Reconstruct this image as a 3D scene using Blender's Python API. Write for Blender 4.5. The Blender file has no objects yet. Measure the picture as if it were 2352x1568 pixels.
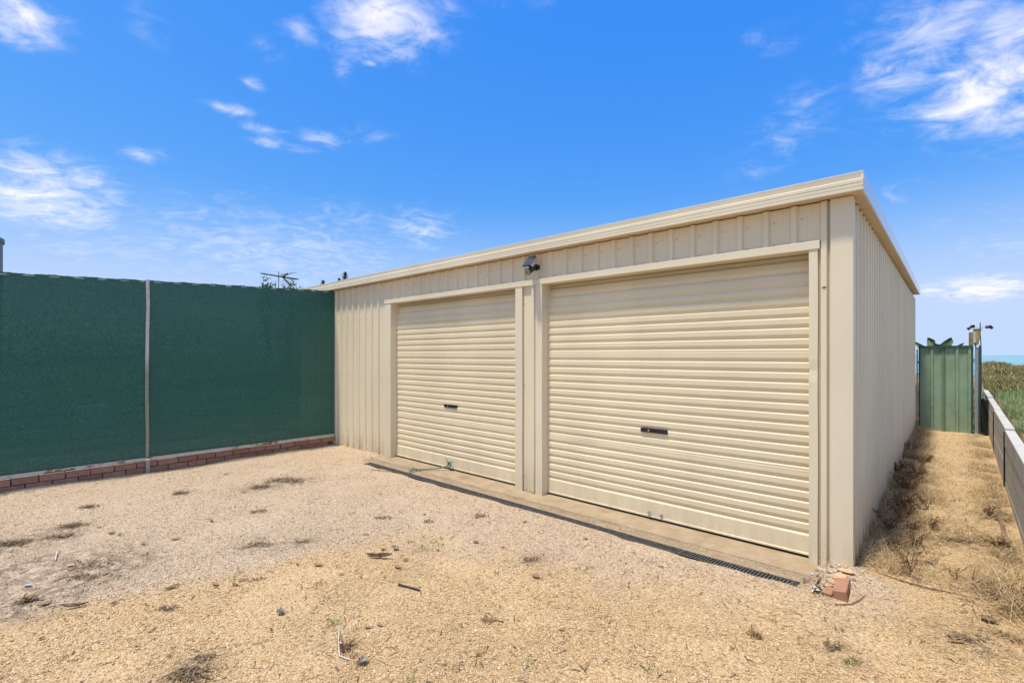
import bpy, math, random
import numpy as np
from mathutils import Vector, Matrix, Quaternion
random.seed(7); rng = np.random.default_rng(7)
scene = bpy.context.scene
COL = scene.collection
R = math.radians

# ------------------------------------------------------------------ camera
CAMX, CAMY, CAMZ = 0.548, -4.29, 1.60
UX = (0.739, -0.674)      # image right, in world
UY = (0.674, 0.739)       # note: forward = (-0.674, 0.739), see below
F = 1102.0                # focal length for a 2352 px wide picture
FW = (-0.674, 0.739); RT = (0.739, 0.674)
cam = bpy.data.cameras.new('camera'); camo = bpy.data.objects.new('camera', cam); COL.objects.link(camo)
camo.location = (CAMX, CAMY, CAMZ); camo.rotation_euler = (R(90), 0, math.atan2(0.674, 0.739))
cam.sensor_width = 36; cam.lens = F/2352*36; cam.shift_y = 0.0132; cam.clip_start = 0.05; cam.clip_end = 90000
scene.camera = camo

def at(px, py, z=0.0):
    """world point of height z seen at pixel (px,py) of a 2352 wide copy of the photograph"""
    d = (CAMZ-z)*F/(py-815.0); r = (px-1176)/F
    return Vector((CAMX+d*(FW[0]+r*RT[0]), CAMY+d*(FW[1]+r*RT[1]), z))
def atd(px, py, d):
    r = (px-1176)/F
    return Vector((CAMX+d*(FW[0]+r*RT[0]), CAMY+d*(FW[1]+r*RT[1]), CAMZ+(815.0-py)/F*d))
def aty(px, py, Y):
    r = (px-1176)/F; d = (Y-CAMY)/(FW[1]+r*RT[1]); return atd(px, py, d)

# ------------------------------------------------------------------ light
SUN = Vector((-0.065, -0.31, 1.0)).normalized()
sl = bpy.data.lights.new('sun', 'SUN'); so = bpy.data.objects.new('sun', sl); COL.objects.link(so)
so.rotation_euler = SUN.to_track_quat('Z', 'Y').to_euler(); so.location = (0, 0, 30)
sl.energy = 2.7; sl.angle = R(4.5); sl.color = (1.0, 0.93, 0.79)

world = bpy.data.worlds.new('World'); scene.world = world; world.use_nodes = True
wn = world.node_tree.nodes; wl = world.node_tree.links; wn.clear()
def W(t, **kw):
    n = wn.new(t)
    for k, v in kw.items(): setattr(n, k, v)
    return n
def wmath(op, a, b=None, clamp=False):
    n = W('ShaderNodeMath', operation=op); n.use_clamp = clamp
    for i, v in enumerate((a, b)):
        if v is None: continue
        if isinstance(v, (int, float)): n.inputs[i].default_value = v
        else: wl.new(v, n.inputs[i])
    return n.outputs[0]
SKY_STRENGTH = 0.12; EXPO = 0.78; KX = 2**EXPO
sky = W('ShaderNodeTexSky', sky_type='NISHITA'); sky.sun_disc = False
sky.sun_elevation = math.asin(SUN.z); sky.sun_rotation = math.atan2(SUN.x, SUN.y)
sky.air_density = 1.0; sky.dust_density = 0.6; sky.ozone_density = 2.0
tc = W('ShaderNodeTexCoord'); sep = W('ShaderNodeSeparateXYZ'); wl.new(tc.outputs['Generated'], sep.inputs[0])
dx, dy, dz = sep.outputs
fwd = wmath('ADD', wmath('MULTIPLY', dx, FW[0]), wmath('MULTIPLY', dy, FW[1]))
rgt = wmath('ADD', wmath('MULTIPLY', dx, RT[0]), wmath('MULTIPLY', dy, RT[1]))
azi = wmath('ARCTAN2', rgt, fwd); ele = wmath('ARCSINE', dz)
ae = W('ShaderNodeCombineXYZ'); wl.new(azi, ae.inputs[0]); wl.new(ele, ae.inputs[1])
# cloud plane coordinates
zz = wmath('ADD', wmath('MAXIMUM', dz, 0.0), 0.16)
pl = W('ShaderNodeCombineXYZ'); wl.new(wmath('DIVIDE', rgt, zz), pl.inputs[0]); wl.new(wmath('DIVIDE', fwd, zz), pl.inputs[1])
mp = W('ShaderNodeMapping'); wl.new(pl.outputs[0], mp.inputs[0]); mp.inputs['Rotation'].default_value = (0, 0, R(-25)); mp.inputs['Scale'].default_value = (1.0, 1.25, 1)
n1 = W('ShaderNodeTexNoise'); wl.new(mp.outputs[0], n1.inputs['Vector'])
n1.inputs['Scale'].default_value = 6.5; n1.inputs['Detail'].default_value = 9; n1.inputs['Roughness'].default_value = 0.6; n1.inputs['Distortion'].default_value = 1.1
n3 = W('ShaderNodeTexNoise'); wl.new(mp.outputs[0], n3.inputs['Vector'])
n3.inputs['Scale'].default_value = 13; n3.inputs['Detail'].default_value = 6; n3.inputs['Roughness'].default_value = 0.65; n3.inputs['Distortion'].default_value = 1.0
n2 = W('ShaderNodeTexNoise'); wl.new(mp.outputs[0], n2.inputs['Vector'])
n2.inputs['Scale'].default_value = 0.9; n2.inputs['Detail'].default_value = 4
#          px    py   rx   ry  amount
CLOUDS = [(2085, 150, 130, 75, .75), (2260, 205, 170, 85, .95), (2330, 70, 150, 90, .8), (2150, 60, 220, 80, .62), (2360, 260, 140, 70, .75), (2200, 130, 260, 170, .5),
          (890, 45, 130, 75, .95), (795, 85, 55, 35, .7), (690, 72, 45, 28, .7), (950, 10, 90, 30, .7), (620, 110, 40, 25, .4),
          (110, 410, 150, 60, .8), (90, 465, 190, 55, .85), (210, 450, 90, 60, .6), (50, 40, 100, 45, .95), (15, 75, 70, 25, .8), (330, 70, 50, 50, .3),
          (530, 252, 50, 13, .72), (610, 297, 60, 13, .66), (745, 318, 70, 17, .62), (580, 190, 28, 14, .6), (640, 332, 75, 11, .6), (785, 160, 25, 22, .55), (850, 146, 20, 8, .6), (330, 355, 50, 18, .6), (830, 305, 60, 18, .5),
          (640, 560, 310, 90, .5), (960, 525, 90, 45, .58), (230, 560, 220, 60, .38), (800, 500, 130, 40, .42), (420, 480, 140, 40, .28),
          (2262, 662, 105, 30, .95), (2135, 668, 45, 18, .7), (2060, 445, 70, 25, .35), (2200, 500, 120, 30, .25), (2300, 560, 160, 60, .3),
          (1850, 260, 70, 60, .45), (1790, 320, 70, 50, .4), (1730, 380, 60, 40, .3), (1815, 100, 70, 35, .36), (1725, 95, 26, 18, .3), (1190, 8, 80, 18, .45), (1905, 215, 40, 30, .3)]
cov = None
for (px, py, rx, ry, am) in CLOUDS:
    r = (px-1176)/F; t = (815-py)/F
    a0 = math.atan(r); e0 = math.atan2(t, math.hypot(1, r)); c = math.cos(a0)
    sub = W('ShaderNodeVectorMath', operation='SUBTRACT'); wl.new(ae.outputs[0], sub.inputs[0]); sub.inputs[1].default_value = (a0, e0, 0)
    ml = W('ShaderNodeVectorMath', operation='MULTIPLY'); wl.new(sub.outputs[0], ml.inputs[0]); ml.inputs[1].default_value = (F/(rx*c*c), F/(ry*c*math.cos(e0)**1), 0)
    ln = W('ShaderNodeVectorMath', operation='LENGTH'); wl.new(ml.outputs[0], ln.inputs[0])
    mr = W('ShaderNodeMapRange', interpolation_type='SMOOTHSTEP'); wl.new(ln.outputs['Value'], mr.inputs[0])
    mr.inputs[1].default_value = 0.0; mr.inputs[2].default_value = 2.0; mr.inputs[3].default_value = am; mr.inputs[4].default_value = 0.0
    cov = mr.outputs[0] if cov is None else wmath('MAXIMUM', cov, mr.outputs[0])
# denser cloud added to the unseen sky as pale fill light
out = W('ShaderNodeMapRange', interpolation_type='SMOOTHSTEP'); wl.new(fwd, out.inputs[0])
out.inputs[1].default_value = 0.60; out.inputs[2].default_value = 0.35; out.inputs[3].default_value = 0.0; out.inputs[4].default_value = 1.0
gen = W('ShaderNodeMapRange', interpolation_type='SMOOTHSTEP'); wl.new(n2.outputs[0], gen.inputs[0])
gen.inputs[1].default_value = 0.36; gen.inputs[2].default_value = 0.60; gen.inputs[3].default_value = 0.0; gen.inputs[4].default_value = 0.85
cov = wmath('MAXIMUM', cov, wmath('MULTIPLY', out.outputs[0], gen.outputs[0]))
# density = smoothstep(noise + coverage)
nz = wmath('ADD', wmath('MULTIPLY', wmath('SUBTRACT', n1.outputs[0], .5), 2.3), wmath('MULTIPLY', wmath('SUBTRACT', n3.outputs[0], .5), .9))
den = wmath('ADD', nz, wmath('MULTIPLY', cov, 1.05))
dmr = W('ShaderNodeMapRange', interpolation_type='SMOOTHSTEP'); wl.new(den, dmr.inputs[0])
dmr.inputs[1].default_value = 0.05; dmr.inputs[2].default_value = 1.85; dmr.inputs[3].default_value = 0.0; dmr.inputs[4].default_value = 1.0
den = wmath('MULTIPLY', dmr.outputs[0], wmath('MULTIPLY', cov, 1.32, True), True)
# colour response of the photograph's sky: per channel contrast, then pale haze low down
ss = W('ShaderNodeSeparateColor'); wl.new(sky.outputs[0], ss.inputs[0])
def chan(i, gain, power):
    return wmath('MULTIPLY', wmath('POWER', wmath('MULTIPLY', ss.outputs[i], 0.12), power), gain/KX/SKY_STRENGTH)
cc = W('ShaderNodeCombineColor')
wl.new(chan(0, 1.95, 1.81), cc.inputs[0]); wl.new(chan(1, 0.86, 0.73), cc.inputs[1]); wl.new(chan(2, 1.03, 0.12), cc.inputs[2])
hz = W('ShaderNodeMapRange', interpolation_type='SMOOTHSTEP'); wl.new(ele, hz.inputs[0])
hz.inputs[1].default_value = R(0); hz.inputs[2].default_value = R(18); hz.inputs[3].default_value = 1.0; hz.inputs[4].default_value = 0.0
def white(c): return tuple(v/KX/SKY_STRENGTH for v in c)+(1,)
hm = W('ShaderNodeMix', data_type='RGBA'); wl.new(hz.outputs[0], hm.inputs[0]); wl.new(cc.outputs[0], hm.inputs[6]); hm.inputs[7].default_value = white((.55, .715, 1.0))
mx = W('ShaderNodeMix', data_type='RGBA'); wl.new(den, mx.inputs[0]); wl.new(hm.outputs[2], mx.inputs[6]); mx.inputs[7].default_value = white((1.26, 1.18, 1.10))
bg = W('ShaderNodeBackground'); wl.new(mx.outputs[2], bg.inputs[0]); bg.inputs[1].default_value = SKY_STRENGTH
wo = W('ShaderNodeOutputWorld'); wl.new(bg.outputs[0], wo.inputs[0])

scene.render.engine = 'CYCLES'
scene.view_settings.view_transform = 'Standard'; scene.view_settings.look = 'None'
scene.view_settings.gamma = 1.0; scene.view_settings.use_curve_mapping = False
scene.view_settings.exposure = EXPO
scene.render.resolution_x = 1024; scene.render.resolution_y = 682

# ------------------------------------------------------------------ helpers
class NT:
    """small node helper for one material"""
    def __init__(s, name, rough=0.6, spec=0.3, metal=0.0):
        s.m = bpy.data.materials.new(name); s.m.use_nodes = True
        s.n = s.m.node_tree.nodes; s.l = s.m.node_tree.links
        s.b = s.n['Principled BSDF']; s.b.inputs['Roughness'].default_value = rough
        s.b.inputs['Specular IOR Level'].default_value = spec; s.b.inputs['Metallic'].default_value = metal
        s.obj = s.n.new('ShaderNodeTexCoord').outputs['Object']
    def new(s, t, **kw):
        n = s.n.new(t)
        for k, v in kw.items(): setattr(n, k, v)
        return n
    def put(s, v, sock):
        if isinstance(v, (int, float)): sock.default_value = v
        elif isinstance(v, tuple): sock.default_value = (*v, 1) if len(v) == 3 and sock.type == 'RGBA' else v
        else: s.l.new(v, sock)
    def noise(s, scale, detail=4, rough=0.55, stretch=None, vec=None, dist=0.0):
        v = vec or s.obj
        if stretch:
            mp = s.new('ShaderNodeMapping'); s.l.new(v, mp.inputs[0]); mp.inputs['Scale'].default_value = stretch; v = mp.outputs[0]
        n = s.new('ShaderNodeTexNoise'); s.l.new(v, n.inputs['Vector'])
        n.inputs['Scale'].default_value = scale; n.inputs['Detail'].default_value = detail; n.inputs['Roughness'].default_value = rough; n.inputs['Distortion'].default_value = dist
        return n.outputs[0]
    def voro(s, scale, feature='F1', out='Distance', stretch=None):
        v = s.obj
        if stretch:
            mp = s.new('ShaderNodeMapping'); s.l.new(v, mp.inputs[0]); mp.inputs['Scale'].default_value = stretch; v = mp.outputs[0]
        n = s.new('ShaderNodeTexVoronoi', feature=feature); s.l.new(v, n.inputs['Vector']); n.inputs['Scale'].default_value = scale
        return n.outputs[out]
    def math(s, op, a, b=0.0, clamp=False):
        n = s.new('ShaderNodeMath', operation=op); n.use_clamp = clamp; s.put(a, n.inputs[0]); s.put(b, n.inputs[1]); return n.outputs[0]
    def ramp(s, f, lo, hi, a=0.0, b=1.0):
        n = s.new('ShaderNodeMapRange', interpolation_type='SMOOTHSTEP'); s.put(f, n.inputs[0])
        for i, v in zip((1, 2, 3, 4), (lo, hi, a, b)): n.inputs[i].default_value = v
        return n.outputs[0]
    def mix(s, f, a, b, mode='MIX'):
        n = s.new('ShaderNodeMix', data_type='RGBA', blend_type=mode); s.put(f, n.inputs[0]); s.put(a, n.inputs[6]); s.put(b, n.inputs[7]); return n.outputs[2]
    def cramp(s, f, stops):
        n = s.new('ShaderNodeValToRGB'); s.put(f, n.inputs[0]); e = n.color_ramp.elements
        while len(e) < len(stops): e.new(0.5)
        for q, (p, c) in zip(e, stops): q.position = p; q.color = (*c, 1)
        return n.outputs[0]
    def attr(s, name): return s.new('ShaderNodeAttribute', attribute_name=name).outputs['Fac']
    def island(s): return s.new('ShaderNodeNewGeometry').outputs['Random Per Island']
    def orand(s): return s.new('ShaderNodeObjectInfo').outputs['Random']
    def col(s, c): s.put(c, s.b.inputs['Base Color']); return s
    def bump(s, h, strength=0.3, dist=0.01):
        n = s.new('ShaderNodeBump'); s.put(h, n.inputs['Height']); n.inputs['Strength'].default_value = strength; n.inputs['Distance'].default_value = dist
        s.l.new(n.outputs[0], s.b.inputs['Normal']); return s
    def xyz(s):
        n = s.new('ShaderNodeSeparateXYZ'); s.l.new(s.obj, n.inputs[0]); return n.outputs

def simple(name, c, rough=0.6, spec=0.3, metal=0.0, var=0.15, scale=20):
    t = NT(name, rough, spec, metal); k = t.noise(scale)
    t.col(t.mix(t.ramp(k, 0.35, 0.65), tuple(v*(1-var) for v in c), tuple(min(1, v*(1+var)) for v in c)))
    return t.m

def npmesh(name, V, polys_sizes, loops, attrs=None):
    me = bpy.data.meshes.new(name)
    V = np.asarray(V, dtype=np.float32); loops = np.asarray(loops, dtype=np.int32); sz = np.asarray(polys_sizes, dtype=np.int32)
    me.vertices.add(len(V)); me.vertices.foreach_set('co', V.ravel())
    me.loops.add(len(loops)); me.loops.foreach_set('vertex_index', loops)
    me.polygons.add(len(sz)); st = np.zeros(len(sz), np.int32); st[1:] = np.cumsum(sz)[:-1]
    me.polygons.foreach_set('loop_start', st)
    me.update(calc_edges=True)
    for k, a in (attrs or {}).items():
        t = me.attributes.new(k, 'FLOAT', 'POINT'); t.data.foreach_set('value', np.asarray(a, np.float32))
    return me

def props(o, label=None, cat=None, group=None, kind=None):
    if label: o['label'] = label
    if cat: o['category'] = cat
    if group: o['group'] = group
    if kind: o['kind'] = kind
    return o
def link(name, me, m, parent=None):
    o = bpy.data.objects.new(name, me); COL.objects.link(o)
    if m and not me.materials: me.materials.append(m)
    if parent:
        o.parent = parent; o.matrix_parent_inverse = Matrix.Translation(-Vector(parent.get('_o', (0, 0, 0))))
    return o
def thing(name, label, cat, loc=(0, 0, 0), group=None):
    o = bpy.data.objects.new(name, None); COL.objects.link(o); o.location = loc; o.empty_display_size = 0.1
    o['_o'] = tuple(loc); return props(o, label, cat, group)

class MB:
    def __init__(s): s.v = []; s.f = []
    def add(s, vs, fs):
        b = len(s.v); s.v += [tuple(v) for v in vs]; s.f += [tuple(i+b for i in f) for f in fs]; return s
    def box(s, x0, x1, y0, y1, z0, z1, M=None, bev=0.0):
        vs = [Vector((x, y, z)) for z in (z0, z1) for y in (y0, y1) for x in (x0, x1)]
        if M: vs = [M @ v for v in vs]
        return s.add(vs, [(0, 2, 3, 1), (4, 5, 7, 6), (0, 1, 5, 4), (2, 6, 7, 3), (0, 4, 6, 2), (1, 3, 7, 5)])
    def prism(s, prof, a0, a1, axis='x', caps=True, closed=True):
        """profile of 2-D points swept along an axis: x -> (y,z), y -> (x,z), z -> (x,y)"""
        def P(p, a): return {'x': (a, p[0], p[1]), 'y': (p[0], a, p[1]), 'z': (p[0], p[1], a)}[axis]
        n = len(prof); vs = [P(p, a0) for p in prof]+[P(p, a1) for p in prof]
        fs = [(i, (i+1) % n, (i+1) % n+n, i+n) for i in range(n if closed else n-1)]
        if caps and closed: fs += [tuple(range(n-1, -1, -1)), tuple(range(n, 2*n))]
        return s.add(vs, fs)
    def tube(s, path, rad, n=8, cap=True):
        P = [Vector(p) for p in path]; rr = rad if isinstance(rad, (list, tuple)) else [rad]*len(P)
        vs = []; fs = []; up = None
        for i, p in enumerate(P):
            t = (P[min(i+1, len(P)-1)]-P[max(i-1, 0)]).normalized()
            if up is None: up = Vector((0, 0, 1)) if abs(t.z) < .9 else Vector((1, 0, 0))
            a = t.cross(up).normalized(); b = a.cross(t).normalized(); up = b
            for k in range(n):
                an = 2*math.pi*k/n; vs.append(p+(a*math.cos(an)+b*math.sin(an))*rr[i])
        for i in range(len(P)-1):
            for k in range(n): fs.append((i*n+k, i*n+(k+1) % n, (i+1)*n+(k+1) % n, (i+1)*n+k))
        if cap: fs += [tuple(range(n-1, -1, -1)), tuple(range((len(P)-1)*n, len(P)*n))]
        return s.add(vs, fs)
    def grid(s, fn, nu, nv):
        vs = [fn(i/nu, j/nv) for j in range(nv+1) for i in range(nu+1)]
        return s.add(vs, [(j*(nu+1)+i, j*(nu+1)+i+1, (j+1)*(nu+1)+i+1, (j+1)*(nu+1)+i) for j in range(nv) for i in range(nu)])
    def mesh(s, name, smooth=False):
        me = bpy.data.meshes.new(name); me.from_pydata([tuple(v) for v in s.v], [], s.f); me.update()
        if smooth: me.polygons.foreach_set('use_smooth', [True]*len(me.polygons))
        return me
    def build(s, name, m, parent=None, smooth=False, bevel=0.0):
        o = link(name, s.mesh(name, smooth), m, parent)
        if bevel:
            b = o.modifiers.new('bevel', 'BEVEL'); b.width = bevel; b.segments = 2; b.limit_method = 'ANGLE'; b.angle_limit = R(40)
        return o

def wav(x, y, seed, n, lmin, lmax):
    g = np.random.default_rng(seed); o = np.zeros_like(x, dtype=float)
    for _ in range(n):
        L = g.uniform(lmin, lmax); a = g.uniform(0, 2*math.pi); p = g.uniform(0, 6.28)
        o += np.sin((x*math.cos(a)+y*math.sin(a))*2*math.pi/L+p)
    return o/math.sqrt(n)
def sst(x, a, b):
    t = np.clip((x-a)/(b-a), 0, 1); return t*t*(3-2*t)
def yard_z(x, y):
    x = np.asarray(x, float); y = np.asarray(y, float)
    z = -0.006+0.007*wav(x, y, 1, 8, .9, 3)+0.004*wav(x, y, 2, 10, .18, .6)
    z = z+0.075*np.exp(-((x+.02)**2/.05+(y+.12)**2/.05))          # heap at the shed corner
    z = z+0.05*sst(y, 0.5, 8)*sst(x, -.2, .2)                      # alley rises a little
    z = z+0.03*np.exp(-((x-.05)**2)/.02)*sst(y, .1, .5)
    z = z-0.022*np.exp(-((x+7.62)**2)/.05)*(.5+.5*np.sin(y*2.1+1.0))  # dips along the brick edging
    return z
def yz(x, y): return float(yard_z(np.array([x]), np.array([y]))[0])

# ------------------------------------------------------------------ materials
def cream(name, base=(0.78, 0.685, 0.485), rough=0.42, dirt=0.95):
    t = NT(name, rough, 0.35)
    x, y, z = t.xyz()
    big = t.noise(1.3, 5, 0.6, stretch=(1, 1, .35)); fine = t.noise(420, 2)
    c = t.mix(t.ramp(big, .3, .7), tuple(v*.93 for v in base), tuple(min(1, v*1.03) for v in base))
    c = t.mix(t.math('MULTIPLY', t.ramp(fine, .35, .7), .10), c, (0.42, 0.35, 0.25))
    # splashed soil near the ground, running streaks
    low = t.math('SUBTRACT', 1.0, t.math('DIVIDE', z, .45), True)
    st = t.noise(9, 4, .6, stretch=(1, 1, .12)); sp = t.noise(60, 3)
    d = t.math('MULTIPLY', t.math('MULTIPLY', low, low), t.ramp(t.math('ADD', t.math('MULTIPLY', st, .6), t.math('MULTIPLY', sp, .4)), .38, .62))
    c = t.mix(t.math('MULTIPLY', d, dirt, True), c, (0.40, 0.29, 0.17))
    spk = t.math('MULTIPLY', t.ramp(t.voro(9.0, stretch=(1, 1, .55)), .05, .028), t.ramp(t.noise(2.1, 2), .55, .62))
    c = t.mix(t.math('MULTIPLY', spk, .6), c, (0.16, 0.11, 0.07))
    t.col(c); t.bump(t.math('ADD', t.math('MULTIPLY', t.noise(2.2, 3, stretch=(1, 1, .5)), 1.0), t.math('MULTIPLY', fine, .02)), .25, .02)
    return t.m
M_WALL = cream('cream_steel')
M_TRIM = cream('cream_trim', (0.77, 0.685, 0.50), 0.4, .5)
M_DOOR = cream('cream_door', (0.785, 0.68, 0.465), 0.38, .38)
M_FASC = cream('cream_fascia', (0.765, 0.69, 0.52), 0.38, 0)
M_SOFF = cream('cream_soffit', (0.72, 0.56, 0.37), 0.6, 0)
M_BARGE = cream('pale_barge', (0.82, 0.82, 0.80), 0.18, 0); M_BARGE.node_tree.nodes['Principled BSDF'].inputs['Specular IOR Level'].default_value = .7
M_BLACK = simple('black_plastic', (0.014, 0.015, 0.018), .38, .5, var=.3)
M_GRATE = simple('drain_plastic', (0.075, 0.074, 0.074), .55, .4, var=.3, scale=30)
M_DARK = simple('dark_rubber', (0.02, 0.018, 0.016), .8, .2)
M_GALV = simple('galvanised_steel', (0.33, 0.34, 0.345), .5, .5, .4, var=.2, scale=45)
M_STEEL = simple('bright_steel', (0.6, 0.58, 0.54), .4, .5, .7)
M_LENS = simple('lamp_lens', (0.33, 0.29, 0.22), .25, .6, var=.35, scale=140)
def m_panel():
    t = NT('solar_cells', .12, .6); x, y, z = t.xyz(); br = t.noise(30, 2)
    t.col(t.mix(br, (0.03, 0.04, 0.085), (0.06, 0.07, 0.12))); return t.m
M_PANEL = m_panel()
def m_concrete(name, a, b, stain, scale=6):
    t = NT(name, .85, .2); k = t.noise(scale, 6, .65); f = t.noise(160, 3)
    c = t.mix(t.ramp(k, .3, .7), a, b); c = t.mix(t.ramp(f, .5, .75, 0, .35), c, stain)
    c = t.mix(t.ramp(t.noise(2.3, 4, .6), .52, .7, 0, .55), c, stain)
    t.col(c); t.bump(t.math('ADD', f, t.math('MULTIPLY', k, 1.5)), .5, .006); return t.m
M_SLAB = m_concrete('slab_concrete', (0.33, 0.245, 0.155), (0.41, 0.325, 0.22), (0.245, 0.165, 0.09))
def m_apron():
    t = NT('apron_aggregate', .9, .2); v = t.voro(85, out='Color'); k = t.noise(5, 5, .6)
    c = t.mix(t.ramp(k, .35, .65), (0.37, 0.28, 0.17), (0.45, 0.35, 0.24))
    s = t.new('ShaderNodeSeparateColor'); t.l.new(v, s.inputs[0])
    c = t.mix(t.math('MULTIPLY', s.outputs[0], .45), c, (0.20, 0.16, 0.12))
    t.col(c); t.bump(t.math('ADD', t.math('MULTIPLY', t.voro(85), 2.0), k), .7, .006); return t.m
M_APRON = m_apron()
M_SLEEP = m_concrete('sleeper_concrete', (0.49, 0.475, 0.44), (0.55, 0.535, 0.50), (0.42, 0.39, 0.34), 3)
def m_stones(stones):
    t = NT('gravel_stones' if stones else 'gravel_bed', .9, .12)
    zone = t.attr('zone'); dirt = t.attr('dirt')
    if stones: r = t.island()
    else:
        s = t.new('ShaderNodeSeparateColor'); t.l.new(t.voro(115, out='Color'), s.inputs[0]); r = s.outputs[0]
    yel = t.cramp(r, [(0, (0.39, 0.255, 0.13)), (.25, (0.525, 0.362, 0.186)), (.72, (0.60, 0.43, 0.235)), (.93, (0.65, 0.50, 0.31)), (1, (0.74, 0.63, 0.47))])
    pnk = t.cramp(r, [(0, (0.35, 0.25, 0.16)), (.25, (0.485, 0.365, 0.245)), (.72, (0.56, 0.435, 0.305)), (.93, (0.62, 0.505, 0.375)), (1, (0.72, 0.64, 0.53))])
    zz = t.ramp(t.math('ADD', zone, t.math('MULTIPLY', t.math('SUBTRACT', t.noise(2.2, 5, .65), .5), 1.0)), .12, .88)
    c = t.mix(zz, yel, pnk)
    c = t.mix(t.ramp(t.noise(1.1, 5, .65), .45, .75, 0, .22), c, (0.36, 0.26, 0.15))
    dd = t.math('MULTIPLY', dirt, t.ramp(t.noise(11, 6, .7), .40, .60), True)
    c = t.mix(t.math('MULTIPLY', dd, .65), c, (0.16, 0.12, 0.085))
    t.col(c)
    if not stones: t.bump(t.math('ADD', t.math('MULTIPLY', t.math('SUBTRACT', 1.0, t.voro(115)), 1.2), t.math('MULTIPLY', t.noise(40, 3), .8)), .8, .008)
    return t.m
M_BED, M_STONE = m_stones(False), m_stones(True)
def m_cloth():
    t = NT('shade_cloth', .75, .25)
    w = t.noise(330, 2, .6, stretch=(1, 1, 1.8)); g = t.noise(62, 3, .75); band = t.noise(2.0, 5, .6, stretch=(1, .35, 3.5)); b2 = t.noise(14, 3, .6, stretch=(1, .05, 1))
    c = t.mix(t.ramp(t.math('ADD', t.math('MULTIPLY', w, .30), t.math('MULTIPLY', g, .70)), .36, .64), (0.022, 0.072, 0.059), (0.064, 0.200, 0.158))
    c = t.mix(t.ramp(t.math('ADD', t.math('MULTIPLY', band, .6), t.math('MULTIPLY', b2, .4)), .38, .66, 0, .5), c, (0.022, 0.105, 0.088))
    t.col(c); t.bump(w, .5, .002)
    tr = t.new('ShaderNodeBsdfTransparent'); ms = t.new('ShaderNodeMixShader')
    tl = t.new('ShaderNodeBsdfTranslucent'); tl.inputs[0].default_value = (0.02, 0.10, 0.075, 1); m1 = t.new('ShaderNodeMixShader'); m1.inputs[0].default_value = .28
    t.l.new(t.b.outputs[0], m1.inputs[1]); t.l.new(tl.outputs[0], m1.inputs[2])
    hole = t.ramp(t.noise(190, 2, .5), .58, .72, .015, .07); t.l.new(hole, ms.inputs[0])
    t.l.new(m1.outputs[0], ms.inputs[1]); t.l.new(tr.outputs[0], ms.inputs[2])
    t.l.new(ms.outputs[0], t.n['Material Output'].inputs[0]); return t.m
M_CLOTH = m_cloth()
def m_rust():
    t = NT('rusty_galvanised', .6, .4, .2); k = t.noise(3.2, 6, .65, stretch=(1, 1, 3)); g = t.noise(26, 4)
    c = t.mix(g, (0.42, 0.43, 0.38), (0.58, 0.58, 0.53)); c = t.mix(t.ramp(k, .53, .60), c, (0.15, 0.065, 0.03)); c = t.mix(t.ramp(t.noise(7, 3), .58, .7, 0, .5), c, (0.17, 0.23, 0.15)); t.col(c); t.bump(g, .4, .003); return t.m
M_RUST = m_rust()
def m_brick(name, a, b, d):
    t = NT(name, .9, .15); k = t.noise(13, 5, .65); f = t.noise(130, 3); r = t.orand()
    c = t.mix(r, a, b); c = t.mix(t.ramp(k, .4, .75, 0, .5), c, d); c = t.mix(t.ramp(f, .55, .8, 0, .4), c, tuple(min(1, v*1.5) for v in b))
    t.col(c); t.bump(t.math('ADD', t.math('MULTIPLY', k, .8), f), .6, .004); return t.m
M_BRICK = m_brick('pink_brick', (0.27, 0.150, 0.110), (0.37, 0.225, 0.170), (0.19, 0.115, 0.09))
M_BRICK2 = m_brick('red_brick', (0.36, 0.185, 0.115), (0.40, 0.215, 0.14), (0.27, 0.14, 0.095))
M_HOLE = simple('brick_hole', (0.05, 0.03, 0.025), .95, .1)
M_RUBBLE = m_brick('peach_rubble', (0.60, 0.40, 0.25), (0.66, 0.46, 0.30), (0.50, 0.31, 0.18))
def m_gate():
    t = NT('green_steel', .5, .35); k = t.noise(3.0, 5, .65, stretch=(1, 1, .6)); f = t.noise(240, 2)
    c = t.mix(t.ramp(k, .35, .65), (0.19, 0.285, 0.185), (0.26, 0.36, 0.24)); c = t.mix(t.ramp(t.noise(5, 5, .7), .55, .72, 0, .7), c, (0.05, 0.125, 0.095)); c = t.mix(t.ramp(f, .4, .75, 0, .25), c, (0.24, 0.32, 0.22))
    t.col(c); t.bump(k, .2, .01); return t.m
M_GATE = m_gate()
M_GREEN = simple('dark_green_steel', (0.028, 0.085, 0.062), .45, .4)
def m_blades(name, stops, trans=.25):
    t = NT(name, .75, .15); t.col(t.cramp(t.island(), stops))
    tl = t.new('ShaderNodeBsdfTranslucent'); ms = t.new('ShaderNodeMixShader'); ms.inputs[0].default_value = trans
    c = t.b.inputs['Base Color'].links[0].from_socket; t.l.new(c, tl.inputs[0])
    t.l.new(t.b.outputs[0], ms.inputs[1]); t.l.new(tl.outputs[0], ms.inputs[2]); t.l.new(ms.outputs[0], t.n['Material Output'].inputs[0]); return t.m
M_STRAW = m_blades('straw', [(0, (0.28, 0.19, 0.10)), (.5, (0.50, 0.37, 0.20)), (1, (0.68, 0.56, 0.35))])
M_DEAD = m_blades('dead_weed', [(0, (0.12, 0.07, 0.042)), (.6, (0.24, 0.145, 0.08)), (1, (0.38, 0.26, 0.15))])
M_WEED = m_blades('green_weed', [(0, (0.10, 0.16, 0.035)), (1, (0.21, 0.28, 0.08))])
M_DUNEG = m_blades('dune_green', [(0, (0.13, 0.20, 0.06)), (.6, (0.24, 0.33, 0.12)), (.9, (0.38, 0.44, 0.24)), (1, (0.55, 0.57, 0.42))])
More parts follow.
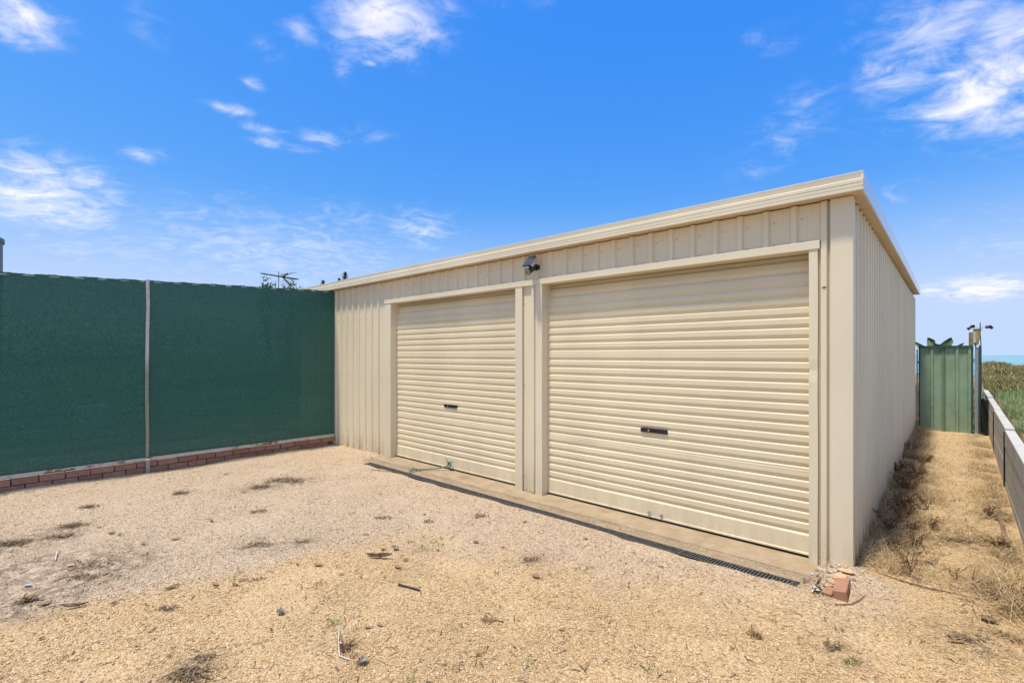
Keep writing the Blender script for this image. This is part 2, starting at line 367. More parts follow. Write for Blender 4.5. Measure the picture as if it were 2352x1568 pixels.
M_SCRUB = m_blades('dune_scrub', [(0, (0.10, 0.11, 0.04)), (.35, (0.22, 0.20, 0.07)), (.75, (0.35, 0.27, 0.10)), (.95, (0.44, 0.36, 0.18)), (1, (0.65, 0.62, 0.50))])
M_LITTER = m_blades('litter_strand', [(0, (0.11, 0.075, 0.045)), (.6, (0.26, 0.185, 0.115)), (1, (0.44, 0.35, 0.23))])
M_LEAF = m_blades('dead_leaf', [(0, (0.20, 0.12, 0.06)), (1, (0.40, 0.27, 0.15))], .1)
M_BARK = simple('curled_bark', (0.22, 0.13, 0.08), .85, .15, var=.35, scale=60)
M_GREY = simple('grey_scrap', (0.27, 0.24, 0.20), .8, .2, var=.3, scale=60)
M_WHITE = simple('white_plastic', (0.60, 0.60, 0.57), .4, .4, var=.05)
M_FOL = m_blades('tree_leaf', [(0, (0.055, 0.08, 0.025)), (.7, (0.11, 0.15, 0.05)), (1, (0.20, 0.22, 0.09))])
M_CON = m_blades('conifer_leaf', [(0, (0.05, 0.085, 0.045)), (1, (0.12, 0.165, 0.085))], .1)
M_TRUNK = simple('bark', (0.14, 0.10, 0.07), .9, .1, var=.3)
M_WOOD = simple('weathered_timber', (0.20, 0.135, 0.09), .9, .1, var=.35, scale=35)
M_TANK = simple('grey_tank', (0.19, 0.23, 0.25), .6, .3, var=.08, scale=3)
M_ANT = simple('antenna_metal', (0.055, 0.045, 0.04), .6, .4, .3)

# ------------------------------------------------------------------ setting: ground
def axis(*seg):
    o = []
    for a, b, n in seg: o += list(np.linspace(a, b, n, endpoint=False))
    return np.array(o+[seg[-1][1]])
SLAB_EDGE, DR0, DR1 = -0.235, -0.405, -0.525
def zone_of(x, y):
    lim = np.where(x > -3.1, -1.87+.41*(x+3.1), -1.87-4.0*(-3.1-x))
    z = sst(y-lim, -1.3, 1.1)
    z = np.where(x > .1, z*sst(.55-x, 0, .4)*sst(.2-y, 0, .5), z)
    return z
DIRT = [(208, 1297, .34), (170, 1325, .30), (250, 1290, .25), (35, 1245, .3), (650, 1104, .28), (600, 1117, .25), (700, 1100, .2), (594, 1249, .22), (690, 1247, .15), (140, 1230, .22), (5, 1400, .3), (120, 1360, .2),
        (416, 1132, .14), (594, 1173, .14), (433, 1552, .16), (1960, 1519, .08), (1240, 1285, .12), (1880, 1352, .12), (2190, 1235, .2), (2250, 1250, .22), (2290, 1190, .2), (2100, 1215, .2), (1920, 1480, .1), (2220, 1470, .25), (90, 1290, .25), (40, 1310, .2)]
def dirt_of(x, y):
    d = np.zeros_like(x)
    for px, py, r in DIRT:
        p = at(px, py); d += np.exp(-((x-p.x)**2+(y-p.y)**2)/(r*r))
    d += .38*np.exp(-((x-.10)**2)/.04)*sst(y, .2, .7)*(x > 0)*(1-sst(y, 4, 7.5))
    d += .5*np.exp(-((x-.92)**2)/.02)*sst(y, -.5, .3)
    d += .35*np.exp(-((x+7.55)**2)/.01)
    return np.clip(d, 0, 1)
gx = axis((-10, -7.5, 40), (-7.5, 1.12, 215)); gy = np.sort(np.concatenate([axis((-9, -4.4, 60), (-4.4, .1, 115), (.1, 9.4, 120)), [DR1-.001, DR1+.004]])); gx = np.sort(np.concatenate([gx, [-.238, -.228, -.125, -.115, -5.88, -5.87]]))
X, Y = np.meshgrid(gx, gy); Z = yard_z(X, Y)
ins = ((X > -5.875) & (X < -.232) & (Y > DR1+.003) & (Y < .4)) | ((X > -6.12) & (X < -.12) & (Y > DR0) & (Y < .4)) | ((X < .03) & (Y > .06))
Z = np.where(ins, -.10, Z)
nx, ny = len(gx), len(gy); I = np.arange(nx*ny).reshape(ny, nx)
q = np.stack([I[:-1, :-1], I[:-1, 1:], I[1:, 1:], I[1:, :-1]], -1).reshape(-1, 4)
me = npmesh('gravel_yard', np.stack([X, Y, Z], -1).reshape(-1, 3), np.full(len(q), 4), q.ravel(), {'zone': zone_of(X, Y).ravel(), 'dirt': dirt_of(X, Y).ravel()})
me.polygons.foreach_set('use_smooth', [True]*len(q))
props(link('gravel_yard', me, M_BED), kind='structure')

def wall_x(y): return 0.983+0.014*y       # front face of the retaining wall
def land_z(x, y):
    up = sst(x-(.05+wall_x(y)), .10, .12)*sst(y, -8, -6)
    far = sst(y, 27, 62)+sst(x, 60, 160)
    dune = .60+.04*wav(x, y, 5, 8, 2, 7)+.20*np.exp(-((y-25)/9)**2)+.16*sst(y, 6, 16)
    base = np.where((x > -10.2) & (x < 1.3) & (y > -9.1) & (y < 9.5), -.16, -.03+.03*wav(x, y, 6, 6, 5, 20))
    base = np.where(y > 9.5, base*(1-sst(y, 9.5, 14))+dune*.7*sst(y, 9.5, 14), base)
    z = base*(1-up)+dune*up
    return z-(z+6)*np.clip(far, 0, 1)
lx = axis((-900, -120, 12), (-120, -12, 30), (-12, .9, 40), (.9, 1.4, 26), (1.4, 8, 60), (8, 60, 40), (60, 900, 20)); ly = axis((-900, -40, 12), (-40, -9, 20), (-9, 12, 120), (12, 40, 90), (40, 66, 30))
X, Y = np.meshgrid(lx, ly); Z = land_z(X, Y); nx, ny = len(lx), len(ly); I = np.arange(nx*ny).reshape(ny, nx)
q = np.stack([I[:-1, :-1], I[:-1, 1:], I[1:, 1:], I[1:, :-1]], -1).reshape(-1, 4)
t = NT('sandy_soil', .95, .1); t.col(t.mix(t.ramp(t.noise(1.4, 6, .7), .35, .65), (0.36, 0.26, 0.16), (0.16, 0.15, 0.07))); t.bump(t.noise(20, 5), .6, .03)
me = npmesh('ground', np.stack([X, Y, Z], -1).reshape(-1, 3), np.full(len(q), 4), q.ravel()); me.polygons.foreach_set('use_smooth', [True]*len(q))
props(link('ground', me, t.m), kind='structure')

t = NT('sea_water', .22, .5); t.col(t.mix(t.ramp(t.noise(.012, 4, .6, stretch=(.3, 1, 1)), .35, .65), (0.09, 0.30, 0.33), (0.14, 0.38, 0.39))); t.bump(t.noise(.35, 4, .6), .5, .3)
props(MB().add([(-40000, 35, -4), (40000, 35, -4), (40000, 45000, -4), (-40000, 45000, -4)], [(0, 1, 2, 3)]).build('sea', t.m), kind='structure')

# gravel stones lying on the bed
def pebbles(name, P, size, m):
    n = len(P); T = np.array([(1, 0, 0), (0, 1, 0), (-1, 0, 0), (0, -1, 0), (0, 0, 1), (0, 0, -1)], float)
    V = T[None]*rng.uniform(.6, 1.25, (n, 6, 1)); V[:, :, 2] *= .62; V += rng.normal(0, .16, (n, 6, 3))
    a = rng.uniform(0, 6.28, n); c, s = np.cos(a), np.sin(a)
    V = np.stack([V[:, :, 0]*c[:, None]-V[:, :, 1]*s[:, None], V[:, :, 0]*s[:, None]*.8+V[:, :, 1]*c[:, None]*.8, V[:, :, 2]], -1)
    V = V*size[:, None, None]+P[:, None, :]
    Fc = np.array([(0, 1, 4), (1, 2, 4), (2, 3, 4), (3, 0, 4), (1, 0, 5), (2, 1, 5), (3, 2, 5), (0, 3, 5)])
    L = (Fc[None]+(np.arange(n)*6)[:, None, None]).reshape(-1)
    rep = lambda v: np.repeat(v, 6)
    me = npmesh(name, V.reshape(-1, 3), np.full(n*8, 3), L, {'zone': rep(zone_of(P[:, 0], P[:, 1])), 'dirt': rep(dirt_of(P[:, 0], P[:, 1]))})
    return link(name, me, m)
n = 340000
rr = np.exp(rng.uniform(math.log(1.9), math.log(9.5), n)); aa = rng.uniform(R(-56), R(52), n)
px = CAMX+rr*(np.cos(aa)*FW[0]+np.sin(aa)*RT[0]); py = CAMY+rr*(np.cos(aa)*FW[1]+np.sin(aa)*RT[1])
ok = (px > -7.62) & (px < wall_x(py)-.02) & (py < 9.0) & ~((px > -5.88) & (px < -.235) & (py > DR1-.002+.010*np.clip(wav(px, py, 61, 6, .1, .6), -.4, 1)) & (py < .4)) & ~((px > -6.1) & (px < -.12) & (py > DR0) & (py < .4)) & ~((px < .03) & (py > -.01))
ok &= rng.uniform(0, 1, n) < .30+.70*sst(wav(px, py, 71, 10, .35, 2.2), -1.1, .3)
px, py = px[ok], py[ok]
sz = np.clip(rng.lognormal(math.log(.0043), .42, len(px)), .0025, .0115)
props(pebbles('gravel_stones', np.stack([px, py, yard_z(px, py)+sz*.25], -1), sz, M_STONE), 'loose pale ochre and pinkish gravel covering the yard', 'gravel', kind='stuff')
# stray stones swept onto the concrete
n = 2600; px = rng.uniform(-6.1, -.15, n); py = SLAB_EDGE-np.abs(rng.normal(0, .07, n)); ok = (py > DR0+.01); px, py = px[ok], py[ok]
sz = rng.uniform(.003, .007, len(px))
props(pebbles('stray_gravel', np.stack([px, py, np.full(len(px), -.012)], -1), sz, M_STONE), 'loose gravel strewn on the apron before the doors', 'gravel', kind='stuff')

# concrete
b = MB()
nxs = 90; top = []
xs = np.linspace(-6.12, -.10, nxs); ed = SLAB_EDGE+.006*wav(xs, xs*0, 9, 8, .1, .9)
vs = [(x, 1.0, 0) for x in xs]+[(x, e+.012, 0) for x, e in zip(xs, ed)]+[(x, e, -.010) for x, e in zip(xs, ed)]+[(x, e, -.12) for x, e in zip(xs, ed)]
b.add(vs, [(r*nxs+i, (r+1)*nxs+i, (r+1)*nxs+i+1, r*nxs+i+1) for r in range(3) for i in range(nxs-1)])
props(b.build('concrete_slab', M_SLAB), kind='structure')
b = MB(); b.grid(lambda u, v: (-6.14+u*5.99, SLAB_EDGE+.02+v*(DR0-SLAB_EDGE-.018), -.016+.004*math.sin(u*90)*math.sin(v*9+u*31)), 120, 6)
props(b.build('concrete_apron', M_APRON), kind='structure')

# ------------------------------------------------------------------ shed
WT = 2.762; WALL_L = -9.15; WALL_B = 8.75; RISE = 0.0
shed = thing('shed', 'long cream steel shed with a flat roof and two roller doors', 'shed', (-4, 0, 0))
PITCH = 0.2008
def rib_profile(a0, a1, ribs):
    """cladding profile: (along, out) points for pans and trapezoid ribs"""
    pts = [(a0, 0)]
    for r in sorted(ribs):
        for da, o in ((-.031, 0), (-.019, .024), (.017, .024), (.031, 0)):
            if a0 < r+da < a1: pts.append((r+da, o))
        for da in (.085, .115):                        # faint swages in the pan
            if a0 < r+da-.006 and r+da+.006 < a1: pts += [(r+da-.006, 0), (r+da, .0022), (r+da+.006, 0)]
    pts.append((a1, 0)); return pts
def sheet_front(x0, x1, z0, z1, ribs, y=0.0, m=M_WALL, name='wall_sheet'):
    p = rib_profile(x0, x1, ribs); b = MB(); n = len(p)
    zs = [z0, z0+(z1-z0)*.5, z1]
    vs = [(a, y-o, z) for z in zs for a, o in p]
    b.add(vs, [(k*n+i, k*n+i+1, (k+1)*n+i+1, (k+1)*n+i) for k in range(2) for i in range(n-1)])
    o = b.build(name, m, shed)
    hs_ = [z for z in (.18, 1.25, 2.20, 2.48, 2.66) if z0+.02 < z < z1]
    q = [(r+.055, y-.0005, z) for r in ribs for z in hs_ if x0 < r+.055 < x1]
    if q: screws(o, q, (0, -1, 0))
    return o
def sheet_side(y0, y1, ribs, x=0.0, zt=WT, m=M_WALL, sgn=1, z0=-.05):
    p = rib_profile(y0, y1, ribs); b = MB(); n = len(p)
    vs = [(x+sgn*o, a, z) for z in (z0, zt) for a, o in p]
    b.add(vs, [(i, i+1, n+i+1, n+i) for i in range(n-1)]); o = b.build('wall_sheet', m, shed)
    screws(o, [(x+sgn*.0005, r+.055, z) for r in ribs for z in (.25, 1.3, 2.55) if y0 < r+.055 < y1], (sgn, 0, 0)); return o
def screws(o, pts, nrm):
    b = MB(); n = Vector(nrm)
    for p in pts: p = Vector(p); b.tube([p-n*.001, p+n*.004], .0065, 6)
    k = b.build('screw_row', M_SCREW, o); k['kind'] = 'stuff'
M_SCREW = simple('screw_head', (0.42, 0.36, 0.27), .5, .4)
ribsF = [-.154-k*PITCH for k in range(48)]
OPEN = [(-5.905, -3.285), (-2.877, -.251)]; OTOP = 2.405
HL, HR = -6.078, -.179
# cladding above the doors, each sheet covers four ribs
edges = [HR]+[-.154-PITCH*(k+.5) for k in range(3, 29, 4)]+[HL]
for i in range(len(edges)-1):
    sheet_front(edges[i+1], edges[i], 2.44, WT, [r for r in ribsF if edges[i+1] < r < edges[i]], y=-.0006*(i % 2))
sheet_front(-.222, -.03, -.03, WT, [-.154], y=.0012)
sheet_front(-3.27, -2.89, .005, 2.43, [-3.215, -3.018])
edges = [HL]+[HL-.10-PITCH*k for k in (4, 8, 12)]+[WALL_L]
for i in range(len(edges)-1):
    sheet_front(edges[i+1], edges[i], -.03, WT, [HL-.10-PITCH*(k-.5) for k in range(1, 18) if edges[i+1]+.03 < HL-.10-PITCH*(k-.5) < edges[i]-.03], y=-.0006*(i % 2))
edges = [.03]+[PITCH*k for k in range(4, 44, 4)]+[WALL_B]
for i in range(len(edges)-1):
    sheet_side(edges[i], edges[i+1], [PITCH*(k+.5) for k in range(0, 46) if edges[i] < PITCH*(k+.5) < edges[i+1]], x=.0006*(i % 2))
MB().box(WALL_L, 0, WALL_B, WALL_B+.01, -.05, WT).build('back_wall', M_WALL, shed)
MB().box(WALL_L-.01, WALL_L-.001, .002, WALL_B, -.05, WT).build('end_wall', M_WALL, shed)
MB().box(WALL_L, -.01, .50, .52, -.05, WT-.02).build('inner_wall', M_DARK, shed)
# corner flashing
MB().prism([(-.112, -.0265), (-.006, -.0275), (.0275, -.0235), (.0285, -.018), (.0285, .052), (.026, .052), (.025, -.016), (-.008, -.024), (-.112, -.0235)], -.02, WT+.002, 'z').build('corner_flashing', M_TRIM, shed)
# jambs: an angle of sheet metal round each side of an opening
def jamb(x_in, x_out, zt=2.41, dent=None):
    b = MB(); zs = [-.005] + list(np.linspace(.3, zt, 26)); s = 1 if x_out > x_in else -1
    prof = [(x_out, -.010), (x_out, -.030), (x_in, -.030), (x_in, .26), (x_in+s*.003, .26), (x_in+s*.003, -.012)]
    n = len(prof); vs = []
    for z in zs:
        k = 0.0
        if dent is not None:
            k = .016*math.exp(-((z-dent)/.05)**2) if z < dent else .016*math.exp(-((z-dent)/.018)**2)
        w = .0012*math.sin(z*5+x_in*9)
        for i, (px_, py_) in enumerate(prof):
            vs.append((px_+(s*k*.6 if i in (2,) else 0)+w, py_+(k if i in (1, 2) else 0), z))
    fs = [(k*n+i, k*n+(i+1) % n, (k+1)*n+(i+1) % n, (k+1)*n+i) for k in range(len(zs)-1) for i in range(n)]
    fs += [tuple(range(n-1, -1, -1)), tuple(range((len(zs)-1)*n, len(zs)*n))]
    return b.add(vs, fs).build('door_jamb', M_TRIM, shed)
jamb(-.251, -.193, dent=1.53); jamb(-2.877, -2.972); jamb(-3.285, -3.178); jamb(-5.905, -6.07)
# header flashing in two lengths
for (x0, x1) in ((HL, -2.72), (-2.722, HR)):
    dy = 0 if x0 == HL else -.0015
    MB().prism([(-.002, 2.474), (-.032+dy, 2.470), (-.036+dy, 2.465), (-.036+dy, 2.409), (-.033+dy, 2.405), (.11, 2.405), (.11, 2.409), (-.033+dy, 2.411), (-.033+dy, 2.462), (-.002, 2.468)], x0, x1, 'x').build('door_header', M_TRIM, shed)
# roof, fascia, soffit
FT, FB, FY, FX = 2.902, 2.768, -.125, .098
def fasc_prof(y):
    H = [(FB, .004), (FB+.003, 0), (FB+.024, 0), (FB+.026, .003), (FB+.029, .003), (FB+.031, 0), (FB+.050, 0), (FB+.052, .004), (FB+.056, .004), (FB+.058, 0), (FB+.080, 0), (FB+.083, .005), (FB+.088, .006), (FB+.112, .003), (FT-.003, 0), (FT, .004)]
    return [(y+o, z) for z, o in H]+[(y+.03, FT), (y+.03, FT-.004), (y+.012, FT-.006), (y+.012, FB+.006), (y+.02, FB)]
for (x0, x1, d) in ((WALL_L-.10, -5.10, 0.0), (-5.101, FX, -.0015)):
    MB().prism(fasc_prof(FY+d), x0, x1, 'x').build('front_fascia', M_FASC, shed)
RB = .085                                                                    # the roof climbs towards the back
def slope_box(name, x0, x1, y0, y1, z0, z1, m, r=RB):
    k = lambda y: r*(y-FY)/(WALL_B-FY)
    vs = [(x, y, z+k(y)) for z in (z0, z1) for y in (y0, y1) for x in (x0, x1)]
    return MB().add(vs, [(0, 2, 3, 1), (4, 5, 7, 6), (0, 1, 5, 4), (2, 6, 7, 3), (0, 4, 6, 2), (1, 3, 7, 5)]).build(name, m, shed)
ys = [FY+.0015, 3.0, 6.0, WALL_B+.06]
for i in range(3): slope_box('side_fascia', FX+.001-.012, FX+.001+.0005*(i % 2), ys[i], ys[i+1], FB, FT, M_BARGE)
slope_box('side_fascia', WALL_L-.112, WALL_L-.10, FY+.0015, WALL_B+.06, FB, FT, M_BARGE)
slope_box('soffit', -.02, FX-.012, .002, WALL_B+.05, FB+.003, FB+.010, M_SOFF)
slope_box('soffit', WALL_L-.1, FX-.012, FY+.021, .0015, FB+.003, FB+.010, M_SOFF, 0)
slope_box('roof', WALL_L-.1, FX-.013, FY+.031, WALL_B+.06, FT-.045, FT-.03, M_WALL)
# punched slit and dent in the rib beside the right opening
p = aty(1893.5, 660, -.02)
b = MB(); b.add([(p.x-.020, -.0262, p.z), (p.x, -.0275, p.z+.006), (p.x+.018, -.0262, p.z+.001), (p.x, -.0270, p.z-.008)], [(0, 3, 2, 1)]); b.build('dent', M_DARK, shed)

# roller doors
def roller_door(x0, x1, lock_px, handle=None, rope=False):
    P = .0832; zb = .175; zs = [(zb, 0.0)]
    z = zb; k = 0
    prof = [(0.0, .0), (.004, .0005), (.009, .0085), (.014, .0130), (.019, .0140), (.027, .0108), (.034, .006), (.040, .0015), (.046, 0), (.066, 0), (P-.0005, 0)]
    while z < 2.46:
        st = 1.0 if z < 2.12 else 1.28
        for a, o in prof: zs.append((z+a*st+.0005, o))
        z += P*st; k += 1
        if k in (6, 17): zs += [(z+.004, -.001), (z+.016, .002), (z+.022, 0)]; z += .024
    zs = [q for q in zs if q[0] < 2.47]
    nc = 14; b = MB(); vs = []
    for (z, o) in zs:
        back = .10*max(0, (z-2.10)/.35)**2
        for i in range(nc+1):
            x = x0-.02+(x1-x0+.04)*i/nc
            wob = .0022*math.sin(x*3.1+z*1.7)+.0012*math.sin(x*9+z*5+x0)
            if x1 > -1 and abs(z-.62) < .14: wob += .006*math.exp(-((x-x0-.55)/.16)**2-((z-.62)/.06)**2)
            vs.append((x, .082+o+back+wob, z))
    n = nc+1
    b.add(vs, [(j*n+i, j*n+i+1, (j+1)*n+i+1, (j+1)*n+i) for j in range(len(zs)-1) for i in range(nc)])
    d = b.build('roller_door', M_DOOR, shed)
    sub = lambda mb, name, m, bev=0: mb.build(name, m, d, bevel=bev)
    sub(MB().prism([(.080, .176), (.078, .172), (.078, .040), (.074, .036), (.074, .022), (.090, .022), (.090, .176)], x0-.015, x1+.015, 'x'), 'bottom_rail', M_DOOR)
    sub(MB().prism([(.081, .021), (.081, .007), (.090, .006), (.098, .021)], x0-.01, x1+.01, 'x'), 'rubber_seal', M_DARK)
    (ax, ay), (bx, by) = lock_px
    p0 = aty(ax, ay, .078); p1 = aty(bx, by, .078)
    zc = (p0.z+p1.z)/2
    lp = sub(MB().box(p0.x, p1.x, .070, .082, zc-.021, zc+.021), 'lock_plate', M_BLACK, .003)
    c = p0.x+(p1.x-p0.x)*.31
    b = MB(); b.tube([(c, .0715, zc), (c, .0675, zc)], .009, 14); sub(b, 'keyhole', M_STEEL)
    if handle:
        q0 = aty(*handle[0], .07); q1 = aty(*handle[1], .07); zc = .062
        b = MB(); b.box(q0.x, q0.x+.025, .068, .0735, zc-.013, zc+.013); b.box(q1.x-.025, q1.x, .068, .0735, zc-.013, zc+.013)
        b.tube([(q0.x+.012, .07, zc), (q0.x+.03, .045, zc-.004), (q1.x-.03, .045, zc-.004), (q1.x-.012, .07, zc)], .006, 8); sub(b, 'lift_handle', M_GALV)
    return d
roller_door(*OPEN[1], ((1472, 986), (1533.5, 992)), ((1488, 1188), (1522, 1190)))
roller_door(*OPEN[0], ((1020.5, 931), (1049.5, 934)))

# ------------------------------------------------------------------ solar floodlight under the eave
mx_, mz_ = -2.966, 2.606
lamp = thing('solar_floodlight', 'black solar security light fixed above the pier between the doors', 'floodlight', (mx_, -.02, mz_))
b = MB(); b.tube([(mx_, -.001, mz_), (mx_, -.030, mz_)], [.040, .038], 20); b.tube([(mx_, -.030, mz_), (mx_+.002, -.050, mz_-.006)], [.022, .017], 16); b.build('wall_mount', M_BLACK, lamp)
b = MB(); b.tube([(mx_+.002, -.048, mz_-.006), (mx_+.006, -.085, mz_-.022)], .016, 14); b.tube([(mx_-.02, -.075, mz_-.015), (mx_+.025, -.075, mz_-.015)], .017, 14); b.build('swivel_arm', M_BLACK, lamp)
A = Vector((mx_+.006, -.085, mz_-.024)); Bv = Vector((mx_+.025, -.205, mz_-.078)); dr = (Bv-A).normalized()
b = MB(); b.tube([A, A+dr*.012, A+dr*.014, Bv-dr*.02, Bv-dr*.018, Bv], [.020, .026, .029, .031, .035, .035], 24); b.build('lamp_body', M_BLACK, lamp)
b = MB(); b.tube([Bv+dr*.0005, Bv+dr*.003], [.029, .026], 24); b.build('lens', M_LENS, lamp)
b = MB(); b.tube([Bv+dr*.003, Bv+dr*.005], .008, 10); b.build('sensor', M_BLACK, lamp)
c0 = Vector((mx_-.002, -.205, 2.602)); c1 = Vector((mx_-.010, -.085, 2.728)); up = (c1-c0); L = up.length; up.normalize(); xx = Vector((1, .06, 0)).normalized(); nn = xx.cross(up).normalized()
Mp = Matrix(((xx.x, up.x, nn.x, c0.x), (xx.y, up.y, nn.y, c0.y), (xx.z, up.z, nn.z, c0.z), (0, 0, 0, 1)))
MB().box(-.055, .055, 0, L, -.012, 0, Mp).build('solar_panel', M_BLACK, lamp, bevel=.003)
MB().box(-.050, .050, .005, L-.005, .0005, .002, Mp).build('solar_cells', M_PANEL, lamp)
b = MB(); q = c0+up*.045-nn*.010; b.tube([q, q-nn*.022, A+dr*.05+Vector((0, 0, .028))], [.017, .017, .014], 12); b.build('panel_bracket', M_BLACK, lamp)

# ------------------------------------------------------------------ shade cloth fence and brick edging
FXP = -7.70
fence = thing('shade_cloth_fence', 'tall fence covered in dark green shade cloth on a steel frame', 'fence', (FXP, -2.78, 0))
def ftop(y): return 2.762+(y)*.0450
def cloth(y0, y1, ph):
    nu, nv = 160, 60; b = MB()
    def fn(u, v):
        y = y0+u*(y1-y0); zb = .158; zt = ftop(y)+.004*math.sin(u*47+ph)+.002*math.sin(u*131+ph)+.0015*math.sin(u*311)
        z = zb+v*(zt-zb); e = min(u, 1-u, v, 1-v)
        x = FXP+.010*math.sin(u*9+v*4+ph)*min(1, e*8)+.004*math.sin(u*33+v*3+ph)*min(1, e*10)+.005*math.sin(v*21+u*2+ph)*min(1, e*10)+.006*math.sin((u*3+v)*26+ph)*math.exp(-(1-v)*9)
        return (x, y, z)
    b.grid(fn, nu, nv); return b.build('shade_cloth', M_CLOTH, fence, smooth=True)
cloth(-2.78, -.012, 0.3); cloth(-5.60, -2.782, 2.1); cloth(-8.4, -5.602, 1.1)
def m_post():
    t = NT('stained_post', .6, .35, .15); x, y, z = t.xyz(); g = t.noise(30, 4, .65)
    c = t.mix(t.ramp(t.math('ADD', z, t.math('MULTIPLY', g, .5)), 1.55, 1.9), (0.27, 0.29, 0.24), (0.56, 0.54, 0.52)); c = t.mix(t.ramp(g, .5, .72, 0, .5), c, (0.14, 0.15, 0.11)); t.col(c); t.bump(g, .3, .003); return t.m
M_POST = m_post()
for yp in (-2.78, -5.6):
    b = MB(); w = .0195; zs = [.165, .5, 1.0, 1.5, 2.0, 2.3, ftop(yp)+.01]; dys = [0, .004, -.004, -.002, .004, .010, .006]
    vs = []
    for z, dy_ in zip(zs, dys):
        for xx_, yy_ in ((-.03, -w), (.012, -w), (.016, -w*.5), (.016, w*.5), (.012, w), (-.03, w)): vs.append((FXP+xx_, yp+yy_+dy_, z))
    b.add(vs, [(k*6+i, k*6+(i+1) % 6, (k+1)*6+(i+1) % 6, (k+1)*6+i) for k in range(len(zs)-1) for i in range(6)]+[tuple(range(36, 42))])
    po = b.build('post', M_POST, fence)
    for z in np.arange(.35, 2.4, .27):
        b = MB(); b.tube([(FXP+.0155, yp+.003, z), (FXP+.020, yp+.003, z)], .006, 8); b.build('screw', M_STEEL, po)
    MB().box(FXP+.036, FXP+.052, yp-.022, yp+.022, -.05, .150).build('post_foot', M_GALV, fence)
for (y0, y1) in ((-2.752, -.01), (-5.57, -2.808), (-8.4, -5.63)):
    MB().prism([(FXP-.02, .140), (FXP+.030, .140), (FXP+.032, .143), (FXP+.032, .180), (FXP+.028, .182), (FXP+.026, .146), (FXP-.02, .146)], y0, y1, 'y').build('bottom_rail', M_RUST, fence)
    k = lambda y: ftop(y)-.022
    b = MB(); b.tube([(FXP-.006, y0, k(y0)), (FXP-.006, y1, k(y1))], .006, 8); b.build('top_wire', M_GALV, fence)
for y in np.arange(-5.4, -.1, .42):
    b = MB(); b.tube([(FXP+.032, y, .160), (FXP+.036, y, .160)], .007, 8); b.build('rivet', M_STEEL, fence)

edging = thing('brick_edging', 'low row of pink bricks along the foot of the green shade cloth', 'brick wall', (FXP, -2.78, 0))
bb = MB(); bb.box(-.055, .055, -.1145, .1145, -.0365, .0365)
bm_ = bb.mesh('brick'); bm_.materials.append(M_BRICK)
def place(me, name, parent, loc, rot=(0, 0, 0)):
    o = bpy.data.objects.new(name, me); COL.objects.link(o); o.parent = parent; o.matrix_parent_inverse = Matrix.Translation(-Vector(parent['_o']))
    o.location = loc; o.rotation_euler = rot
    bv = o.modifiers.new('bevel', 'BEVEL'); bv.width = .004; bv.segments = 1
    return o
for c_, (zc, off) in enumerate(((.008, 0.0), (.088, .12))):
    y = -6.0+off
    while y < -.08:
        place(bm_, 'brick', edging, (FXP-.022+random.uniform(-.004, .004), y, zc+random.uniform(-.002, .002)), (random.uniform(-.014, .014), 0, random.uniform(-.02, .02)))
        y += .2385
bk = MB(); bk.box(FXP-.10, FXP-.08, -6.1, -.01, -.05, .125).build('backing_soil', M_WOOD, edging)

# ------------------------------------------------------------------ channel drain
drain = thing('channel_drain', 'long black plastic drain grating set in the ground before the doors', 'drain', (-3.05, -.465, 0))
x = -5.86; i = 0
while x < -.26:
    x1 = min(x+.80, -.24); b = MB(); w0, w1 = DR1+.004, DR0-.004; zt = -.004+random.uniform(-.002, .002)
    b.box(x+.003, x1-.003, w0, w0+.012, zt-.02, zt); b.box(x+.003, x1-.003, w1-.012, w1, zt-.02, zt)
    b.box(x+.003, x+.012, w0+.012, w1-.012, zt-.02, zt-.001); b.box(x1-.012, x1-.003, w0+.012, w1-.012, zt-.02, zt-.001)
    xs_ = np.arange(x+.022, x1-.018, .0235)
    for q_ in xs_:                                        # slanted bars
        b.add([(q_-.006, w0+.011, zt-.002), (q_+.006, w0+.011, zt-.002), (q_+.016, w1-.011, zt-.002), (q_+.004, w1-.011, zt-.002), (q_-.006, w0+.011, zt-.018), (q_+.006, w0+.011, zt-.018), (q_+.016, w1-.011, zt-.018), (q_+.004, w1-.011, zt-.018)],
              [(0, 1, 2, 3), (0, 4, 5, 1), (1, 5, 6, 2), (2, 6, 7, 3), (3, 7, 4, 0)])
    b.build('grate', M_GRATE, drain); x = x1; i += 1
MB().box(-5.87, -.23, DR1, DR1+.004, -.10, -.004).box(-5.87, -.23, DR0-.004, DR0, -.10, -.006).box(-5.87, -.23, DR1+.004, DR0-.004, -.10, -.07).build('channel', M_DARK, drain)

# ------------------------------------------------------------------ retaining wall, gate, things beyond
WTOP = .66
rw = thing('retaining_wall', 'low grey concrete sleeper retaining wall along the right of the alley', 'retaining wall', (1.0, 4, 0))
posts = [-6.93, -4.21, -1.49, 1.23, 3.95, 6.67, 9.39, 12.0]
sm = {}
for i in range(len(posts)-1):
    y0, y1 = posts[i]+.012, posts[i+1]-.012
    top = WTOP+.016*i-.006*(i % 2)
    for k in range(5):
        z1 = top-.205*k; z0 = z1-.200
        if z1 < .0: break
        a, c2 = wall_x(y0), wall_x(y1); T = .085
        b = MB(); j = random.uniform(-.003, .003)
        b.add([(a+j, y0, z0), (a+T, y0, z0), (c2+j, y1, z0), (c2+T, y1, z0), (a+j, y0, z1), (a+T, y0, z1), (c2+j, y1, z1), (c2+T, y1, z1)], [(0, 2, 3, 1), (4, 5, 7, 6), (0, 1, 5, 4), (2, 6, 7, 3), (0, 4, 6, 2), (1, 3, 7, 5)])
        b.build('sleeper', M_SLEEP, rw, bevel=.008)
